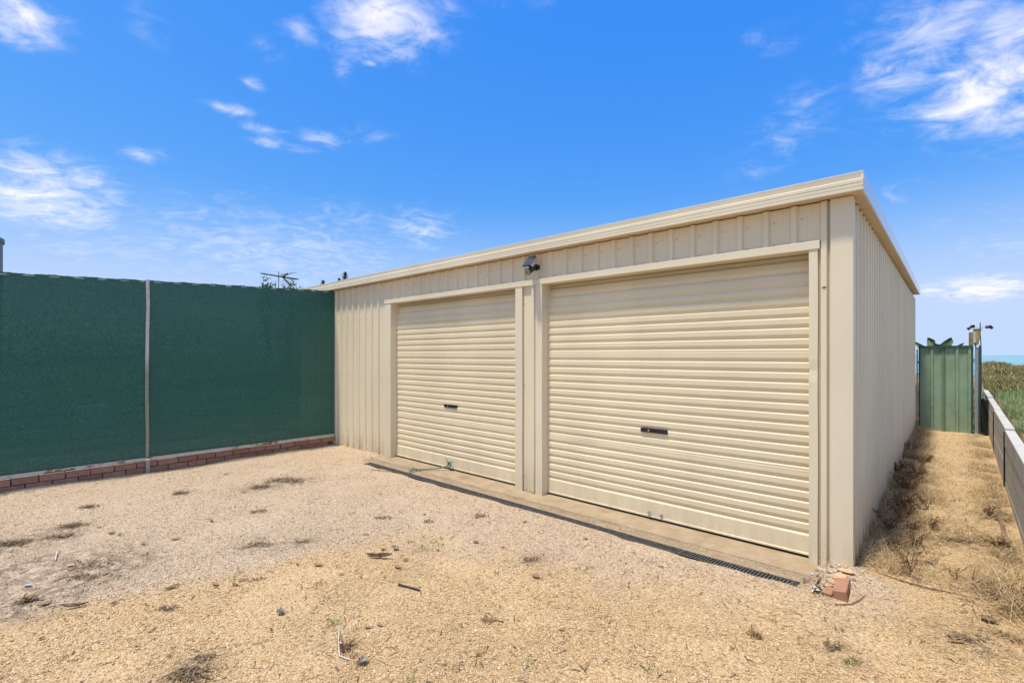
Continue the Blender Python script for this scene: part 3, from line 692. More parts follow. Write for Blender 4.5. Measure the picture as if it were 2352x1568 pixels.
for yp in posts[1:]:
    x_ = wall_x(yp); MB().box(x_-.012, x_-.005, yp-.012, yp+.012, -.05, WTOP+.02).box(x_-.005, x_+.09, yp-.004, yp+.004, -.05, WTOP+.03).build('post', M_DARK, rw)
GY = 8.78
gate = thing('side_gate', 'green ribbed steel gate closing the alley beside the shed', 'gate', (.5, GY, 0))
g0, g1, gb, gt = .085, .875, .055, 1.775
ribs = [g0+.19*(k+1)-.0 for k in range(4)]
edges = [g0, g0+.385, g1]
for i in range(2):
    p = [(edges[i], 0)]
    for r in [g0+.195, g0+.375, g0+.575, g0+.755]:
        for da, o in ((-.032, 0), (-.018, .03), (.018, .03), (.032, 0)):
            if edges[i] < r+da <= edges[i+1]: p.append((r+da, o))
    p.append((edges[i+1], 0)); n = len(p)
    MB().add([(a, GY-o-.0008*i, z) for z in (gb, gt-.02) for a, o in p], [(k, k+1, n+k+1, n+k) for k in range(n-1)]).build('gate_sheet', M_GATE, gate)
MB().box(g0-.015, g1+.02, GY-.045, GY+.02, gt-.025, gt+.012).build('top_rail', M_GREEN, gate)
MB().box(g0-.012, g0+.012, GY-.020, GY+.03, gb-.02, gt-.026).build('side_rail', M_GREEN, gate)
MB().box(g1-.01, g1+.018, GY-.020, GY+.03, gb-.02, gt-.026).build('side_rail', M_GREEN, gate)
for a in (.11, .30, .48, .68, .80): b = MB(); b.tube([(g0+a-.03, GY-.001, gt-.19), (g0+a-.03, GY-.006, gt-.19)], .006, 6); b.build('screw', M_DARK, gate)
gp = thing('gate_post', 'grey galvanised steel gate post right of the green gate', 'post', (.94, GY, 0))
MB().box(.912, .960, GY-.024, GY+.024, -.05, 1.72).build('tube', M_GALV, gp); MB().box(.910, .962, GY-.026, GY+.026, 1.72, 1.728).build('cap', M_GALV, gp)
for z in (.25, 1.45): b = MB(); b.tube([(.898, GY-.02, z), (.898, GY-.02, z+.08)], .010, 8); b.build('hinge', M_GALV, gp)
gp2 = thing('gate_post', 'slim grey steel post between the shed corner and the gate', 'post', (.045, GY, 0))
MB().box(.038, .062, GY-.015, GY+.015, -.05, 1.72).build('tube', M_GALV, gp2)
for z in (.6, 1.2, 1.45): MB().box(.0625, .08, GY-.006, GY+.006, z, z+.02).build('latch', M_DARK, gp2)
ef = thing('end_fence', 'dark green steel fence end beside the grey gate post', 'fence', (.99, GY+.4, 0))
MB().box(.972, .990, GY-.01, GY+.05, .0, 1.79).build('post', M_GREEN, ef)
p = []
for k in range(9): p += [(GY+.06+k*.19, 0), (GY+.13+k*.19, 0), (GY+.145+k*.19, .03), (GY+.175+k*.19, .03), (GY+.19+k*.19, 0)]
n = len(p); MB().add([(.985+o, a, z) for z in (.0, 1.76) for a, o in p], [(k, k+1, n+k+1, n+k) for k in range(n-1)]).build('fence_sheet', M_GREEN, ef)
fl = thing('dark_sheet', 'dark sheet filling the gap between gate post and retaining wall', 'plastic sheet', (1.04, GY-.1, 0))
b = MB(); b.grid(lambda u, v: (.998+u*.10, GY-.12+.02*math.sin(v*9+u*5), .02+v*.72+.03*math.sin(u*6)), 6, 14); b.build('sheet', M_DARK, fl)  # plain dark sheet closing the gap beside the gate post

# weather station on the fence end
wy = GY+.30
tip = aty(2251.4, 741, wy); arm = aty(2251.4, 752, wy)
ws = thing('weather_station', 'weather instrument on a thin pole above the green fence end', 'weather station', (tip.x, wy, 0))
M_RED = simple('dark_red_plastic', (0.10, 0.03, 0.035), .5, .4)
M_YEL = simple('yellowed_plastic', (0.42, 0.33, 0.13), .5, .4, var=.2, scale=18)
M_CLEAR = simple('cloudy_plastic', (0.62, 0.58, 0.52), .3, .5)
b = MB(); b.tube([(tip.x+.012, wy, .2), (tip.x+.010, wy, 1.85), (tip.x, wy, 2.0), tip], .008, 8); b.build('pole', M_RED, ws)
la = aty(2230, 752, wy); ra = aty(2273, 751, wy)
b = MB(); b.tube([la, arm, ra], .004, 6); b.build('cross_arm', M_ANT, ws)
for e in (la, ra):
    for k in range(3):
        a = k*2.1+(.4 if e is la else 1.1); c = e+Vector((.032*math.cos(a), .03*math.sin(a), .022*math.sin(a*1.7+1)))
        b = MB(); ax_ = Vector((math.cos(a+1.3), math.sin(a+1.3), .15)).normalized()
        b.tube([c, c+ax_*.014, c+ax_*.028, c+ax_*.036], [.034, .031, .020, .005], 10, cap=False); b.tube([e, c], .0025, 5); b.build('cup', M_RED, ws)
g_t = aty(2244.5, 757, wy-.06); g_b = aty(2242, 792, wy-.06)
b = MB(); b.tube([g_b, g_b+Vector((0, 0, .05)), g_t], [.030, .042, .058], 16); b.build('rain_gauge', M_YEL, ws)
b = MB(); b.tube([g_t+Vector((0, 0, .001)), g_t+Vector((0, 0, .014))], [.064, .066], 16); b.build('gauge_rim', M_BLACK, ws)
b = MB(); q = aty(2238, 780, wy-.09); b.tube([q-Vector((0, 0, .06)), q+Vector((0, 0, .16))], [.020, .024], 12); b.build('clear_tube', M_CLEAR, ws)
q0 = aty(2225, 763, wy-.04); q1 = aty(2236, 796, wy-.04)
MB().box(q0.x, q1.x-.004, wy-.05, wy-.032, 1.78, q0.z).build('board', simple('board_wood', (0.30, 0.23, 0.11), .85, .1, var=.3), ws)
b = MB(); b.tube([aty(2241, 792, wy-.06), aty(2241.5, 800, wy-.06), aty(2246, 803, wy)], .010, 8); b.build('bracket', M_BLACK, ws)

# broad-leaved plant beyond the gate
def m_broad():
    t = NT('broad_leaf', .5, .35); k = t.noise(5, 4, .6)
    t.col(t.mix(t.ramp(k, .35, .7), (0.12, 0.17, 0.07), (0.22, 0.27, 0.13))); return t.m
M_BROAD = m_broad()
pb = aty(2163, 815, GY+.9); bp = thing('broad_leaf_plant', 'plant with wide pale green leaves rising behind the green gate', 'plant', (pb.x, pb.y, 0))
b = MB(); b.tube([(pb.x, pb.y, 0.1), (pb.x+.02, pb.y, .9), (pb.x, pb.y, 1.55)], [.05, .045, .03], 10); b.build('stem', M_TRUNK, bp)
def broad(tip_px, base, wid, notch=None):
    T = aty(*tip_px, GY+.95); B = Vector(base); ax_ = T-B; n = 12; b = MB(); sd = Vector((ax_.z, 0, -ax_.x)).normalized()
    def fn(u, v):
        c = B+ax_*v+Vector((0, -.05*math.sin(v*2.6), .02*math.sin(v*3)))
        w = wid*min(1, (v/.35)**.7)*(max(0, 1-v)**.75)*1.25
        if notch and abs(v-notch) < .05 and u > .6: w *= .55
        return c+sd*(u-.5)*2*w+Vector((0, -abs(u-.5)*wid*.6, 0))
    b.grid(fn, 6, n); o = b.build('leaf', M_BROAD, bp, smooth=True); return o
base = (pb.x, pb.y, 1.52)
broad((2131, 775), base, .17, .62); broad((2185, 775), base, .17, .66); broad((2215, 787), (pb.x, pb.y, 1.45), .09); broad((2095, 782), (pb.x, pb.y, 1.40), .10); broad((2104, 830), (pb.x, pb.y, 1.2), .10); broad((2106, 900), (pb.x, pb.y, .8), .10); broad((2160, 800), (pb.x, pb.y, 1.2), .14)

# ------------------------------------------------------------------ vegetation helpers
def blades(P, h, w, lean, bend=.5, yaw=None):
    n = len(P); a = rng.uniform(0, 6.28, n) if yaw is None else yaw
    d = np.stack([np.cos(a), np.sin(a), np.zeros(n)], -1); s = np.stack([-np.sin(a), np.cos(a), np.zeros(n)], -1)
    U = np.array([0, 0, 1.0])
    def pt(k): return P+U*(h*k*(1-.35*lean*k))[:, None]+d*(h*lean*(k*(1-bend)+bend*k*k))[:, None]
    w = w[:, None] if hasattr(w, '__len__') else w
    V = np.stack([pt(0)-s*w, pt(0)+s*w, pt(.5)+s*w*.8, pt(.5)-s*w*.8, pt(1.0)], 1).reshape(-1, 3)
    o = (np.arange(n)*5)[:, None]
    L = np.concatenate([np.array([0, 1, 2, 3])+o, np.array([3, 2, 4])+o], 1).ravel()
    return V, np.tile([4, 3], n), L
def stuff(name, V, S, L, m, label, cat):
    return props(link(name, npmesh(name, V, S, L), m), label, cat, kind='stuff')
# dry matted grass in the alley
def alley(n, fx, y0, y1):
    y = y0+(y1-y0)*rng.uniform(0, 1, n)**1.25; x = fx(n, y); return np.stack([x, y, yard_z(x, y)-.004], -1)
clump = lambda x, y: wav(x, y, 21, 10, .25, 1.2)
P = alley(26000, lambda n, y: np.abs(rng.normal(0.02, .25, n))*(1.25-.11*y)+.02, .15, 8.7); P = P[(clump(P[:, 0], P[:, 1]) > -.35) & (P[:, 0] < .7) & (rng.uniform(0, 1, len(P)) < .2+.7*sst(P[:, 1], .4, 2.2))]
V, S, L = blades(P, rng.uniform(.04, .20, len(P))*(1.15-.6*P[:, 0]), rng.uniform(.0012, .0030, len(P)), rng.uniform(.6, 1.9, len(P)))
stuff('dry_grass', V, S, L, M_STRAW, 'matted dry straw grass along the foot of the shed side wall', 'dry grass')
P = alley(10000, lambda n, y: wall_x(y)-.03-np.abs(rng.normal(0, .13, n)), -.4, 8.6); P = P[clump(P[:, 0]+5, P[:, 1]) > -.3]
V, S, L = blades(P, rng.uniform(.03, .12, len(P)), rng.uniform(.0012, .0028, len(P)), rng.uniform(.8, 2.2, len(P)))
stuff('dry_grass', V, S, L, M_STRAW, 'sparse dry straw along the foot of the retaining wall', 'dry grass')
c = at(2330, 1375); P = np.stack([rng.normal(c.x+.03, .10, 1000), rng.normal(c.y, .16, 1000), np.zeros(1000)], -1); P[:, 2] = yard_z(P[:, 0], P[:, 1]); P = P[P[:, 0] < .95]
V, S, L = blades(P, rng.uniform(.06, .24, len(P)), rng.uniform(.0014, .0030, len(P)), rng.uniform(.8, 2.4, len(P)))
stuff('straw_heap', V, S, L, M_STRAW, 'bleached heap of dry straw at the near end of the retaining wall', 'dry grass')
P = np.stack([rng.uniform(.05, .95, 2600), rng.uniform(.2, 8.5, 2600), np.zeros(2600)], -1); P[:, 2] = yard_z(P[:, 0], P[:, 1])
V, S, L = blades(P, rng.uniform(.02, .07, len(P)), rng.uniform(.0008, .0022, len(P)), rng.uniform(1.5, 3, len(P)))
stuff('straw_litter', V, S, L, M_LITTER, 'loose brown straw and twigs lying on the alley floor', 'litter')
# dead weeds: individual plants
def dead_weed(p, h, nst, label, spread=.5, seed=0, group='dead weeds in the alley', m=M_DEAD, leaf=True):
    g = random.Random(seed); z0 = yz(p.x, p.y)
    t = thing('dead_weed', label, 'weed', (p.x, p.y, z0), group); b = MB(); lv = MB()
    for s in range(nst):
        a = g.uniform(0, 6.28); l = h*g.uniform(.5, 1.05); sp = spread*g.uniform(.3, 1.2); P_ = []
        for k in range(6):
            q = k/5; P_.append(Vector((p.x+math.cos(a)*l*sp*q**1.4+g.uniform(-.01, .01), p.y+math.sin(a)*l*sp*q**1.4+g.uniform(-.01, .01), z0-.005+l*q*(1-.25*sp*q))))
        b.tube(P_, [.0042, .004, .0034, .003, .0024, .0014], 4)
        for k in (2, 3, 4):
            a2 = a+g.uniform(-1.4, 1.4); e = P_[k]+Vector((math.cos(a2)*l*.22, math.sin(a2)*l*.22, l*g.uniform(.0, .2)))
            b.tube([P_[k], (P_[k]+e)/2+Vector((0, 0, .01)), e], [.0018, .0014, .0008], 4)
            if leaf:
                for _ in range(7):
                    o = P_[k].lerp(e, g.uniform(.1, 1.2)); r = g.uniform(.006, .016); u = Vector((g.uniform(-1, 1), g.uniform(-1, 1), g.uniform(-1, .4))).normalized()*r; v = Vector((g.uniform(-1, 1), g.uniform(-1, 1), g.uniform(-1, 1))).normalized()*r*.5
                    lv.add([o, o+u+v, o+u*2, o+u-v], [(0, 1, 2, 3)])
    b.build('stem', m, t)
    if leaf: lv.build('foliage', m, t)
    return t
dead_weed(at(2090, 1325), .27, 5, 'tall bare dead weed standing alone past the shed corner', .55, 1)
dead_weed(at(2082, 1140), .33, 24, 'dense dark brown dead weed halfway along the shed side', .5, 2)
dead_weed(at(2070, 1180), .30, 20, 'bushy brown dead weed against the shaded side wall', .5, 3)
dead_weed(at(2105, 1110), .30, 20, 'farthest brown dead weed along the shed side', .5, 4)
dead_weed(at(2130, 1170), .20, 7, 'short dead weed at the edge of the shed shadow', .6, 5)
dead_weed(at(2095, 1225), .20, 8, 'low tangled dead weed in the shadow near the shed corner', .8, 6)
dead_weed(at(2195, 1330), .16, 4, 'thin wiry dead weed on the open sand of the alley', .9, 7, leaf=False)
dead_weed(at(2235, 1345), .14, 4, 'small wiry dead weed before the straw heap', .9, 8, leaf=False)
dead_weed(at(2290, 1255), .13, 6, 'dark dead weed near the foot of the retaining wall', .9, 9)
dead_weed(at(2120, 1075), .22, 16, 'small dead weed near the gate end of the alley', .6, 10)
for i_, (a, c_, h_, n_, lab) in enumerate([(2040, 1228, .24, 12, 'brown dead weed nearest the shed corner in the shadow'), (2062, 1098, .30, 16, 'brown dead weed close against the far shed wall'), (2092, 1050, .24, 12, 'brown dead weed just before the gate end of the shed'), (2108, 1252, .17, 9, 'low brown dead weed below the tangled one'), (2078, 1203, .26, 14, 'leafy brown dead weed between the bushy and tangled ones'), (2140, 1215, .15, 7, 'thin dead weed right of the tangled one'), (2050, 1262, .13, 9, 'small dead weed hugging the side wall base'), (2270, 1185, .12, 7, 'short dead weed left of the retaining wall'), (2312, 1262, .12, 7, 'short dead weed beside the timber strip')]):
    dead_weed(at(a, c_), h_, n_, lab, .6, 40+i_)
# timber strip
s0, s1 = at(2280, 1110, .03), at(2333, 1330, .02)
ts = thing('timber_strip', 'weathered timber strip lying on the sand beside the retaining wall', 'timber', (s0.x, s0.y, 0))
d_ = (s1-s0); nrm = Vector((-d_.y, d_.x, 0)).normalized()*.018
b = MB(); N_ = 14; vs = []
for k in range(N_+1):
    c = s0+d_*k/N_; c.z = yz(c.x, c.y)+.008+.008*math.sin(k*1.3)
    for s_, z_ in ((-1, 0), (1, 0), (1, .014), (-1, .014)): vs.append(c+nrm*s_*(1+.12*math.sin(k*2.1))+Vector((0, 0, z_)))
b.add(vs, [(k*4+i, k*4+(i+1) % 4, k*4+4+(i+1) % 4, k*4+4+i) for k in range(N_) for i in range(4)]+[(3, 2, 1, 0), (N_*4, N_*4+1, N_*4+2, N_*4+3)]); b.build('strip', M_WOOD, ts)
# dune plants
def dune_pts(n, d0, d1):
    d = rng.uniform(d0, d1, n); r = rng.uniform(.965, 1.14, n); x = CAMX+d*(FW[0]+r*RT[0]); y = CAMY+d*(FW[1]+r*RT[1]); k = x > wall_x(y)+.13+.0*y
    return np.stack([x[k], y[k], land_z(x[k], y[k])], -1)
P = dune_pts(30000, 5.5, 14); P = P[(wav(P[:, 0], P[:, 1], 33, 8, .5, 2) > -.5) & (P[:, 0] > wall_x(P[:, 1])+.17+.08*wav(P[:, 0], P[:, 1], 34, 5, .5, 1.5))]
V, S, L = blades(P, rng.uniform(.05, .26, len(P)), rng.uniform(.0015, .004, len(P)), rng.uniform(.2, 1.1, len(P)))
stuff('dune_grass', V, S, L, M_DUNEG, 'green and silvery grass on the bank behind the retaining wall', 'grass')
P = dune_pts(46000, 11, 30); bsh = wav(P[:, 0], P[:, 1], 35, 8, 1.2, 4); P[:, 2] += np.clip(bsh*.16+.08, 0, .5)*rng.uniform(.2, 1, len(P))
V, S, L = blades(P, rng.uniform(.06, .22, len(P)), rng.uniform(.006, .014, len(P)), rng.uniform(.3, 1.3, len(P)))
stuff('dune_scrub', V, S, L, M_SCRUB, 'olive and brown coastal scrub on the dune before the sea', 'scrub')
P = dune_pts(2500, 2.5, 9); V, S, L = blades(P, rng.uniform(.02, .08, len(P)), rng.uniform(.001, .004, len(P)), rng.uniform(1, 3, len(P)))
stuff('bank_litter', V, S, L, M_LITTER, 'brown plant litter on the soil right behind the retaining wall', 'litter')
P = np.stack([rng.uniform(-.5, 1.0, 5000), rng.uniform(9.6, 14, 5000), np.zeros(5000)], -1); P[:, 2] = land_z(P[:, 0], P[:, 1])
V, S, L = blades(P, rng.uniform(.1, .5, len(P)), rng.uniform(.004, .010, len(P)), rng.uniform(.2, .9, len(P)))
stuff('garden_scrub', V, S, L, M_SCRUB, 'tangled scrub beyond the gap left of the green gate', 'scrub')

# ------------------------------------------------------------------ beyond the shade cloth
an = atd(640, 640, 18); at_ = thing('television_antenna', 'dark television antenna on a thin mast above the shade cloth', 'antenna', (an.x, an.y, 0))
b = MB(); b.tube([(an.x, an.y, -.1), (an.x, an.y, atd(640, 624, 18).z)], .018, 8); b.build('mast', M_GALV, at_)
e0, e1 = atd(599, 627.5, 17.2), atd(683, 641.5, 18.6); ax_ = (e1-e0).normalized(); sd = Vector((-ax_.y, ax_.x, 0)).normalized()
b = MB(); b.tube([e0, e1], .020, 8); b.build('boom', M_ANT, at_)
for k in range(22):
    c = e0.lerp(e1, .02+.96*k/21); l = .10+.004*k; b = MB(); b.tube([c-sd*l, c+sd*l], .007, 5); b.build('element', M_ANT, at_)
j = e0.lerp(e1, .58)
for (px_, py_) in ((661, 628), (664, 652)):
    e = atd(px_, py_, 18); b = MB(); b.tube([j, e], .028, 6)
    for k in (.5, .75, 1): q = j.lerp(e, k); b.tube([q-sd*.45*k, q+sd*.45*k], .007, 5)
    b.build('reflector', M_ANT, at_)
def leafy(name, label, d, tips, base_px, m=M_FOL, ls=.055, group=None, cat='tree', dens=26):
    B = atd(base_px, 815, d); t = thing(name, label, cat, (B.x, B.y, 0), group); g = random.Random(int(base_px))
    b = MB(); b.tube([(B.x, B.y, -.1), (B.x+.03, B.y, 1.0), (B.x, B.y+.03, 2.0)], [.09, .07, .05], 8); b.build('trunk', M_TRUNK, t)
    lm = MB(); br = MB()
    for (px_, py_) in tips:
        T = atd(px_, py_, d+g.uniform(-.4, .4)); S0 = Vector((B.x, B.y, 1.9+g.uniform(-.3, .3))); mid = S0.lerp(T, .5)+Vector((g.uniform(-.1, .1), g.uniform(-.1, .1), .0))
        P_ = [S0, mid, T]; br.tube(P_, [.02, .012, .004], 5)
        n = int(dens*max(1, (T-S0).length))
        for _ in range(n):
            k = g.uniform(.15, 1)**.7; c = S0.lerp(mid, k*2) if k < .5 else mid.lerp(T, k*2-1)
            off = Vector((g.gauss(0, 1), g.gauss(0, 1), g.gauss(0, .7)))*(.17*(1.15-k)+.02); c = c+off
            u = Vector((g.uniform(-1, 1), g.uniform(-1, 1), g.uniform(-.6, 1))).normalized()*ls*g.uniform(.6, 1.3); v = u.cross(Vector((g.uniform(-1, 1), g.uniform(-1, 1), g.uniform(-1, 1)))).normalized()*ls*.42
            lm.add([c-u, c+v, c+u, c-v], [(0, 1, 2, 3)])
    br.build('branch', M_TRUNK, t); lm.build('crown', m, t); return t
leafy('leafy_tree', 'sprigs of a small leafy tree left of the antenna mast', 14, [(605, 640), (612, 633), (617, 648), (628, 650), (634, 647), (598, 655), (622, 655)], 615)
leafy('leafy_tree', 'sprigs of a small leafy tree right of the antenna mast', 14.5, [(668, 648), (676, 645), (680, 649), (655, 655), (648, 654), (672, 656), (664, 650)], 663)
leafy('leafy_tree', 'lone sprig peeping over the shade cloth near the shed roof', 15, [(688, 660), (691, 656), (684, 666)], 690)
def conifer(px_, py_, d, w, label, seed):
    T = atd(px_, py_, d); t = thing('conifer', label, 'tree', (T.x, T.y, 0), 'conifers behind the shed'); g = random.Random(seed)
    b = MB(); b.tube([(T.x, T.y, -.1), (T.x, T.y, T.z*.6), (T.x, T.y, T.z-.5)], [.16, .09, .03], 8); b.build('trunk', M_TRUNK, t); lm = MB(); H = T.z
    for _ in range(1500):
        k = g.random()**1.5; z = H*(1-k*.88); r = w*(k**.75)*g.uniform(.1, 1)*(1+.35*math.sin(z*9+g.random())); a = g.uniform(0, 6.28)
        c = Vector((T.x+r*math.cos(a), T.y+r*math.sin(a), z-.15*r)); u = Vector((math.cos(a), math.sin(a), .55)).normalized()*g.uniform(.05, .12); v = Vector((-math.sin(a), math.cos(a), .2))*.022
        lm.add([c-u*.4, c+v, c+u, c-v], [(0, 1, 2, 3)])
    lm.build('crown', M_CON, t)
conifer(793, 626, 24, 1.5, 'dark conifer tip standing clear above the shed fascia', 1)
conifer(779.5, 640, 25, 1.2, 'small conifer tip just left of the taller conifer', 2)
conifer(742, 645, 24, 1.1, 'tiny conifer sprig near where fence meets shed', 3)
# grey tank
tp = atd(12, 550, 9); tk = atd(-121, 815, 8.48); tk.z = 0; wt = thing('water_tank', 'grey tank top rising behind the shade cloth at the far left', 'tank', (tk.x, tk.y, 0))
b = MB(); b.tube([(tk.x, tk.y, -.05), (tk.x, tk.y, tp.z-.09)], .675, 40); b.build('body', M_TANK, wt)
b = MB(); b.tube([(tk.x, tk.y, tp.z-.09), (tk.x, tk.y, tp.z-.02), (tk.x, tk.y, tp.z), (tk.x, tk.y, tp.z+.01)], [.70, .70, .67, .30], 40); b.build('lid', M_TANK, wt)
b = MB(); b.tube([(tp.x-.12, tp.y-.1, tp.z-.02), (tp.x-.12, tp.y-.1, tp.z+.07)], .006, 5); b.build('spike', M_ANT, wt)
# pale things dimly seen through the cloth
bx_ = atd(213, 945, 9.5); cr = thing('pale_crate', 'pale block dimly visible through the lower left shade cloth', 'crate', (bx_.x, bx_.y, 0))
MB().box(bx_.x-.25, bx_.x+.15, bx_.y-.2, bx_.y+.2, -.05, bx_.z+.09).build('crate_body', M_WHITE, cr, bevel=.01)
MB().box(bx_.x-.27, bx_.x+.17, bx_.y-.22, bx_.y+.22, bx_.z+.09, bx_.z+.12).build('crate_lid', M_WHITE, cr, bevel=.008)
# added hedge dims the light through the cloth, thinning upwards for a soft gradient
P = np.stack([rng.uniform(-17.5, -13.2, 42000), rng.uniform(-9, 4, 42000), 2.75*rng.beta(1.1, 2.1, 42000)], -1)
V, S, L = blades(P, rng.uniform(.06, .16, len(P)), rng.uniform(.008, .022, len(P)), rng.uniform(.4, 1.5, len(P)))
stuff('added_hedge', V, S, L, M_FOL, 'dark shrubbery added unseen behind the green shade cloth', 'shrubbery')

# ------------------------------------------------------------------ small things on the ground
# rope tied at the left door
def gz(p, d=0): return Vector((p.x, p.y, max(p.z, d)))
rp = thing('rope', 'blue green rope knotted at the foot of the left roller door', 'rope', tuple(at(1030, 1072, .02)))
M_ROPE = simple('teal_rope', (0.14, 0.22, 0.20), .85, .1, var=.5, scale=160)
k0 = aty(1032, 1068, .03); pts = [at(943, 1079, .008), at(958, 1078, .010), at(985, 1076.5, .018), at(1010, 1074.5, .03), k0]
b = MB(); b.tube(pts, .009, 8); b.tube([at(943, 1079, .008), at(949, 1074, .012), at(957, 1077, .02)], .008, 8)
b.tube([at(943, 1079, .008), at(940, 1082, .008), at(951, 1083, .006)], .007, 8); b.build('cord', M_ROPE, rp)
b = MB(); N_ = 40
b.tube([k0+Vector(((math.sin(2*math.pi*i/N_)+2*math.sin(4*math.pi*i/N_))*.016, -math.sin(6*math.pi*i/N_)*.016, .02+(math.cos(2*math.pi*i/N_)-2*math.cos(4*math.pi*i/N_))*.016)) for i in range(N_+1)], .008, 7)
b.tube([k0, k0+Vector((-.02, -.02, .05)), k0+Vector((-.05, -.01, .09)), k0+Vector((-.06, 0, .075))], .007, 7); b.build('knot', M_ROPE, rp)
wv = thing('wire', 'thin bent wire lying on the concrete slab right of the rope', 'wire', tuple(at(1100, 1085, .006)))
b = MB(); b.tube([at(1063, 1074, .006), at(1090, 1082, .007), at(1120, 1091, .006), at(1138, 1095.5, .006)], .003, 6); b.build('strand', M_GALV, wv)
# loose brick at the corner
br = thing('loose_brick', 'loose red brick with round holes lying on its side at the shed corner', 'brick', (.015, -.425, .05))
Mb = Matrix.Translation((.018, -.425, .022)) @ Matrix.Rotation(R(-9), 4, 'Y') @ Matrix.Rotation(R(2), 4, 'Z') @ Matrix.Rotation(R(3), 4, 'X')
bo = MB().box(-.039, .039, -.115, .115, -.06, .047, Mb).build('brick_body', M_BRICK2, br, bevel=.005)
for k in range(3):
    for zz_ in (-.012, ):
        c0_ = Mb @ Vector((.0393, -.072+.072*k, .010-.006*k)); nx_ = (Mb.to_3x3() @ Vector((1, 0, 0)))
        b = MB(); b.tube([c0_, c0_+nx_*.0008], .016 if k < 2 else .022, 14); b.build('hole', M_HOLE if k < 2 else M_GREY, br)
b2 = thing('loose_brick', 'half buried red brick wedged behind the loose brick by the shed corner', 'brick', (-.065, -.47, .02))
Mb2 = Matrix.Translation((-.050, -.490, .0)) @ Matrix.Rotation(R(-6), 4, 'Z') @ Matrix.Rotation(R(8), 4, 'X')
MB().box(-.032, .030, -.045, .05, -.05, .032, Mb2).build('brick_body', M_BRICK2, b2, bevel=.005)
def rock(name, label, loc, sx, sy, sz_, m, seed, group=None, cat='stone'):
    g = random.Random(seed); b = MB(); n1_, n2_ = 7, 4; vs = []
    ph = [g.uniform(.75, 1.2) for _ in range(n1_)]
    for j_ in range(n2_+1):
        e = -math.pi/2+math.pi*j_/n2_
        for i_ in range(n1_):
            a = 2*math.pi*i_/n1_; k = ph[i_]*g.uniform(.9, 1.1); vs.append((loc[0]+sx*math.cos(e)*math.cos(a)*k, loc[1]+sy*math.cos(e)*math.sin(a)*k, loc[2]+sz_*max(-.6, min(.7, math.sin(e)*1.2))*g.uniform(.9, 1.1)))
    b.add(vs, [(j_*n1_+i_, j_*n1_+(i_+1) % n1_, (j_+1)*n1_+(i_+1) % n1_, (j_+1)*n1_+i_) for j_ in range(n2_) for i_ in range(n1_)])
    o = b.build(name, m); return props(o, label, cat, group)
def cor(px_, py_, z): p = at(px_, py_, z); return (p.x, p.y, z)
rock('rubble', 'largest peach rubble chunk at the foot of the corner post', cor(1931, 1327, .055), .058, .05, .03, M_RUBBLE, 1, 'rubble chunks at the shed corner', 'rubble')
rock('rubble', 'flat peach rubble flake leaning on the corner post', cor(1943, 1310, .075), .050, .03, .014, M_RUBBLE, 2, 'rubble chunks at the shed corner', 'rubble')
rock('rubble', 'peach rubble sliver just left of the loose brick', cor(1915, 1335, .03), .025, .05, .02, M_RUBBLE, 3, 'rubble chunks at the shed corner', 'rubble')
rock('rubble', 'small pink rubble chip just right of the loose brick', cor(1970, 1346, .025), .026, .022, .014, M_RUBBLE, 4, 'rubble chunks at the shed corner', 'rubble')
rock('stone', 'flat brown stone on the gravel before the straw heap', cor(2272, 1420, .015), .045, .03, .014, M_WOOD, 5)
for k in range(60):
    px_, py_ = random.gauss(1905, 26), random.gauss(1328, 10); s_ = random.uniform(.007, .016)
    p = at(px_, py_, .02)
    if p.y > -.03 or p.x < -.2: continue
    rock('rubble', 'small pale rubble bit scattered before the shed corner post', (p.x, p.y, yz(p.x, p.y)+s_*.4), s_, s_*.8, s_*.7, random.choice([M_RUBBLE, M_GREY, M_RUBBLE, M_SLEEP, M_RUBBLE]), 100+k, 'small rubble bits before the corner post', 'rubble')
# clump of black and white scraps at the end of the drain
cs = thing('scrap_clump', 'clump of black and white scraps at the right end of the drain', 'rubbish', cor(1880, 1356, .01)); g = random.Random(5); b1 = MB(); b2_ = MB()
for k in range(46):
    p = at(1880+g.gauss(0, 9), 1357+g.gauss(0, 4.5), .012); p.z = yz(p.x, p.y)+g.uniform(.002, .03); u = Vector((g.uniform(-1, 1), g.uniform(-1, 1), g.uniform(-.5, 1))).normalized()*g.uniform(.007, .018); v = u.orthogonal().normalized()*g.uniform(.003, .007)
    (b1 if k % 4 else b2_).add([p-u, p+v, p+u, p-v+Vector((0, 0, .004))], [(0, 1, 2, 3)])
b1.build('dark_scraps', M_DARK, cs); b2_.build('white_scraps', M_WHITE, cs)

MARKS = [(872, 1281, 'curled bark piece'), (940, 1349, 'black tube'), (790, 1480, 'bent white wire'), (655, 1102, 'long dark litter heap'), (208, 1296, 'wide grey litter patch'), (129, 1279, 'thin white stick'), (63, 1343, 'blue scrap'),
         (1937, 1345, 'loose brick'), (1000, 1250, 'middle of the yard'), (433, 1551, 'bottom litter frond'), (173, 1393, 'curled bark strip'), (644, 1406, 'pale crumpled leaf'), (1735, 1458, 'dark dry tuft'), (2272, 1418, 'flat brown stone'), (1219, 1287, 'litter clump before the pier'), (338, 1070, 'fence post'), (1100, 1085, 'bent wire on the slab'), (594, 1250, 'middle grey litter patch'), (1840, 1340, 'right end of the drain'), (850, 1062, 'left end of the drain')]
USED = set()
def where(px_, py_, what):
    for mx0, my0, nm in sorted(MARKS, key=lambda m: (m[0]-px_)**2+((m[1]-py_)*1.8)**2):
        a = math.degrees(math.atan2(-(py_-my0)*1.8, px_-mx0)) % 360
        d = ('right of', 'above and right of', 'above', 'above and left of', 'left of', 'below and left of', 'below', 'below and right of')[int((a+22.5)//45) % 8]
        l = what+' '+d+' the '+nm
        if l not in USED: USED.add(l); return l
    return what
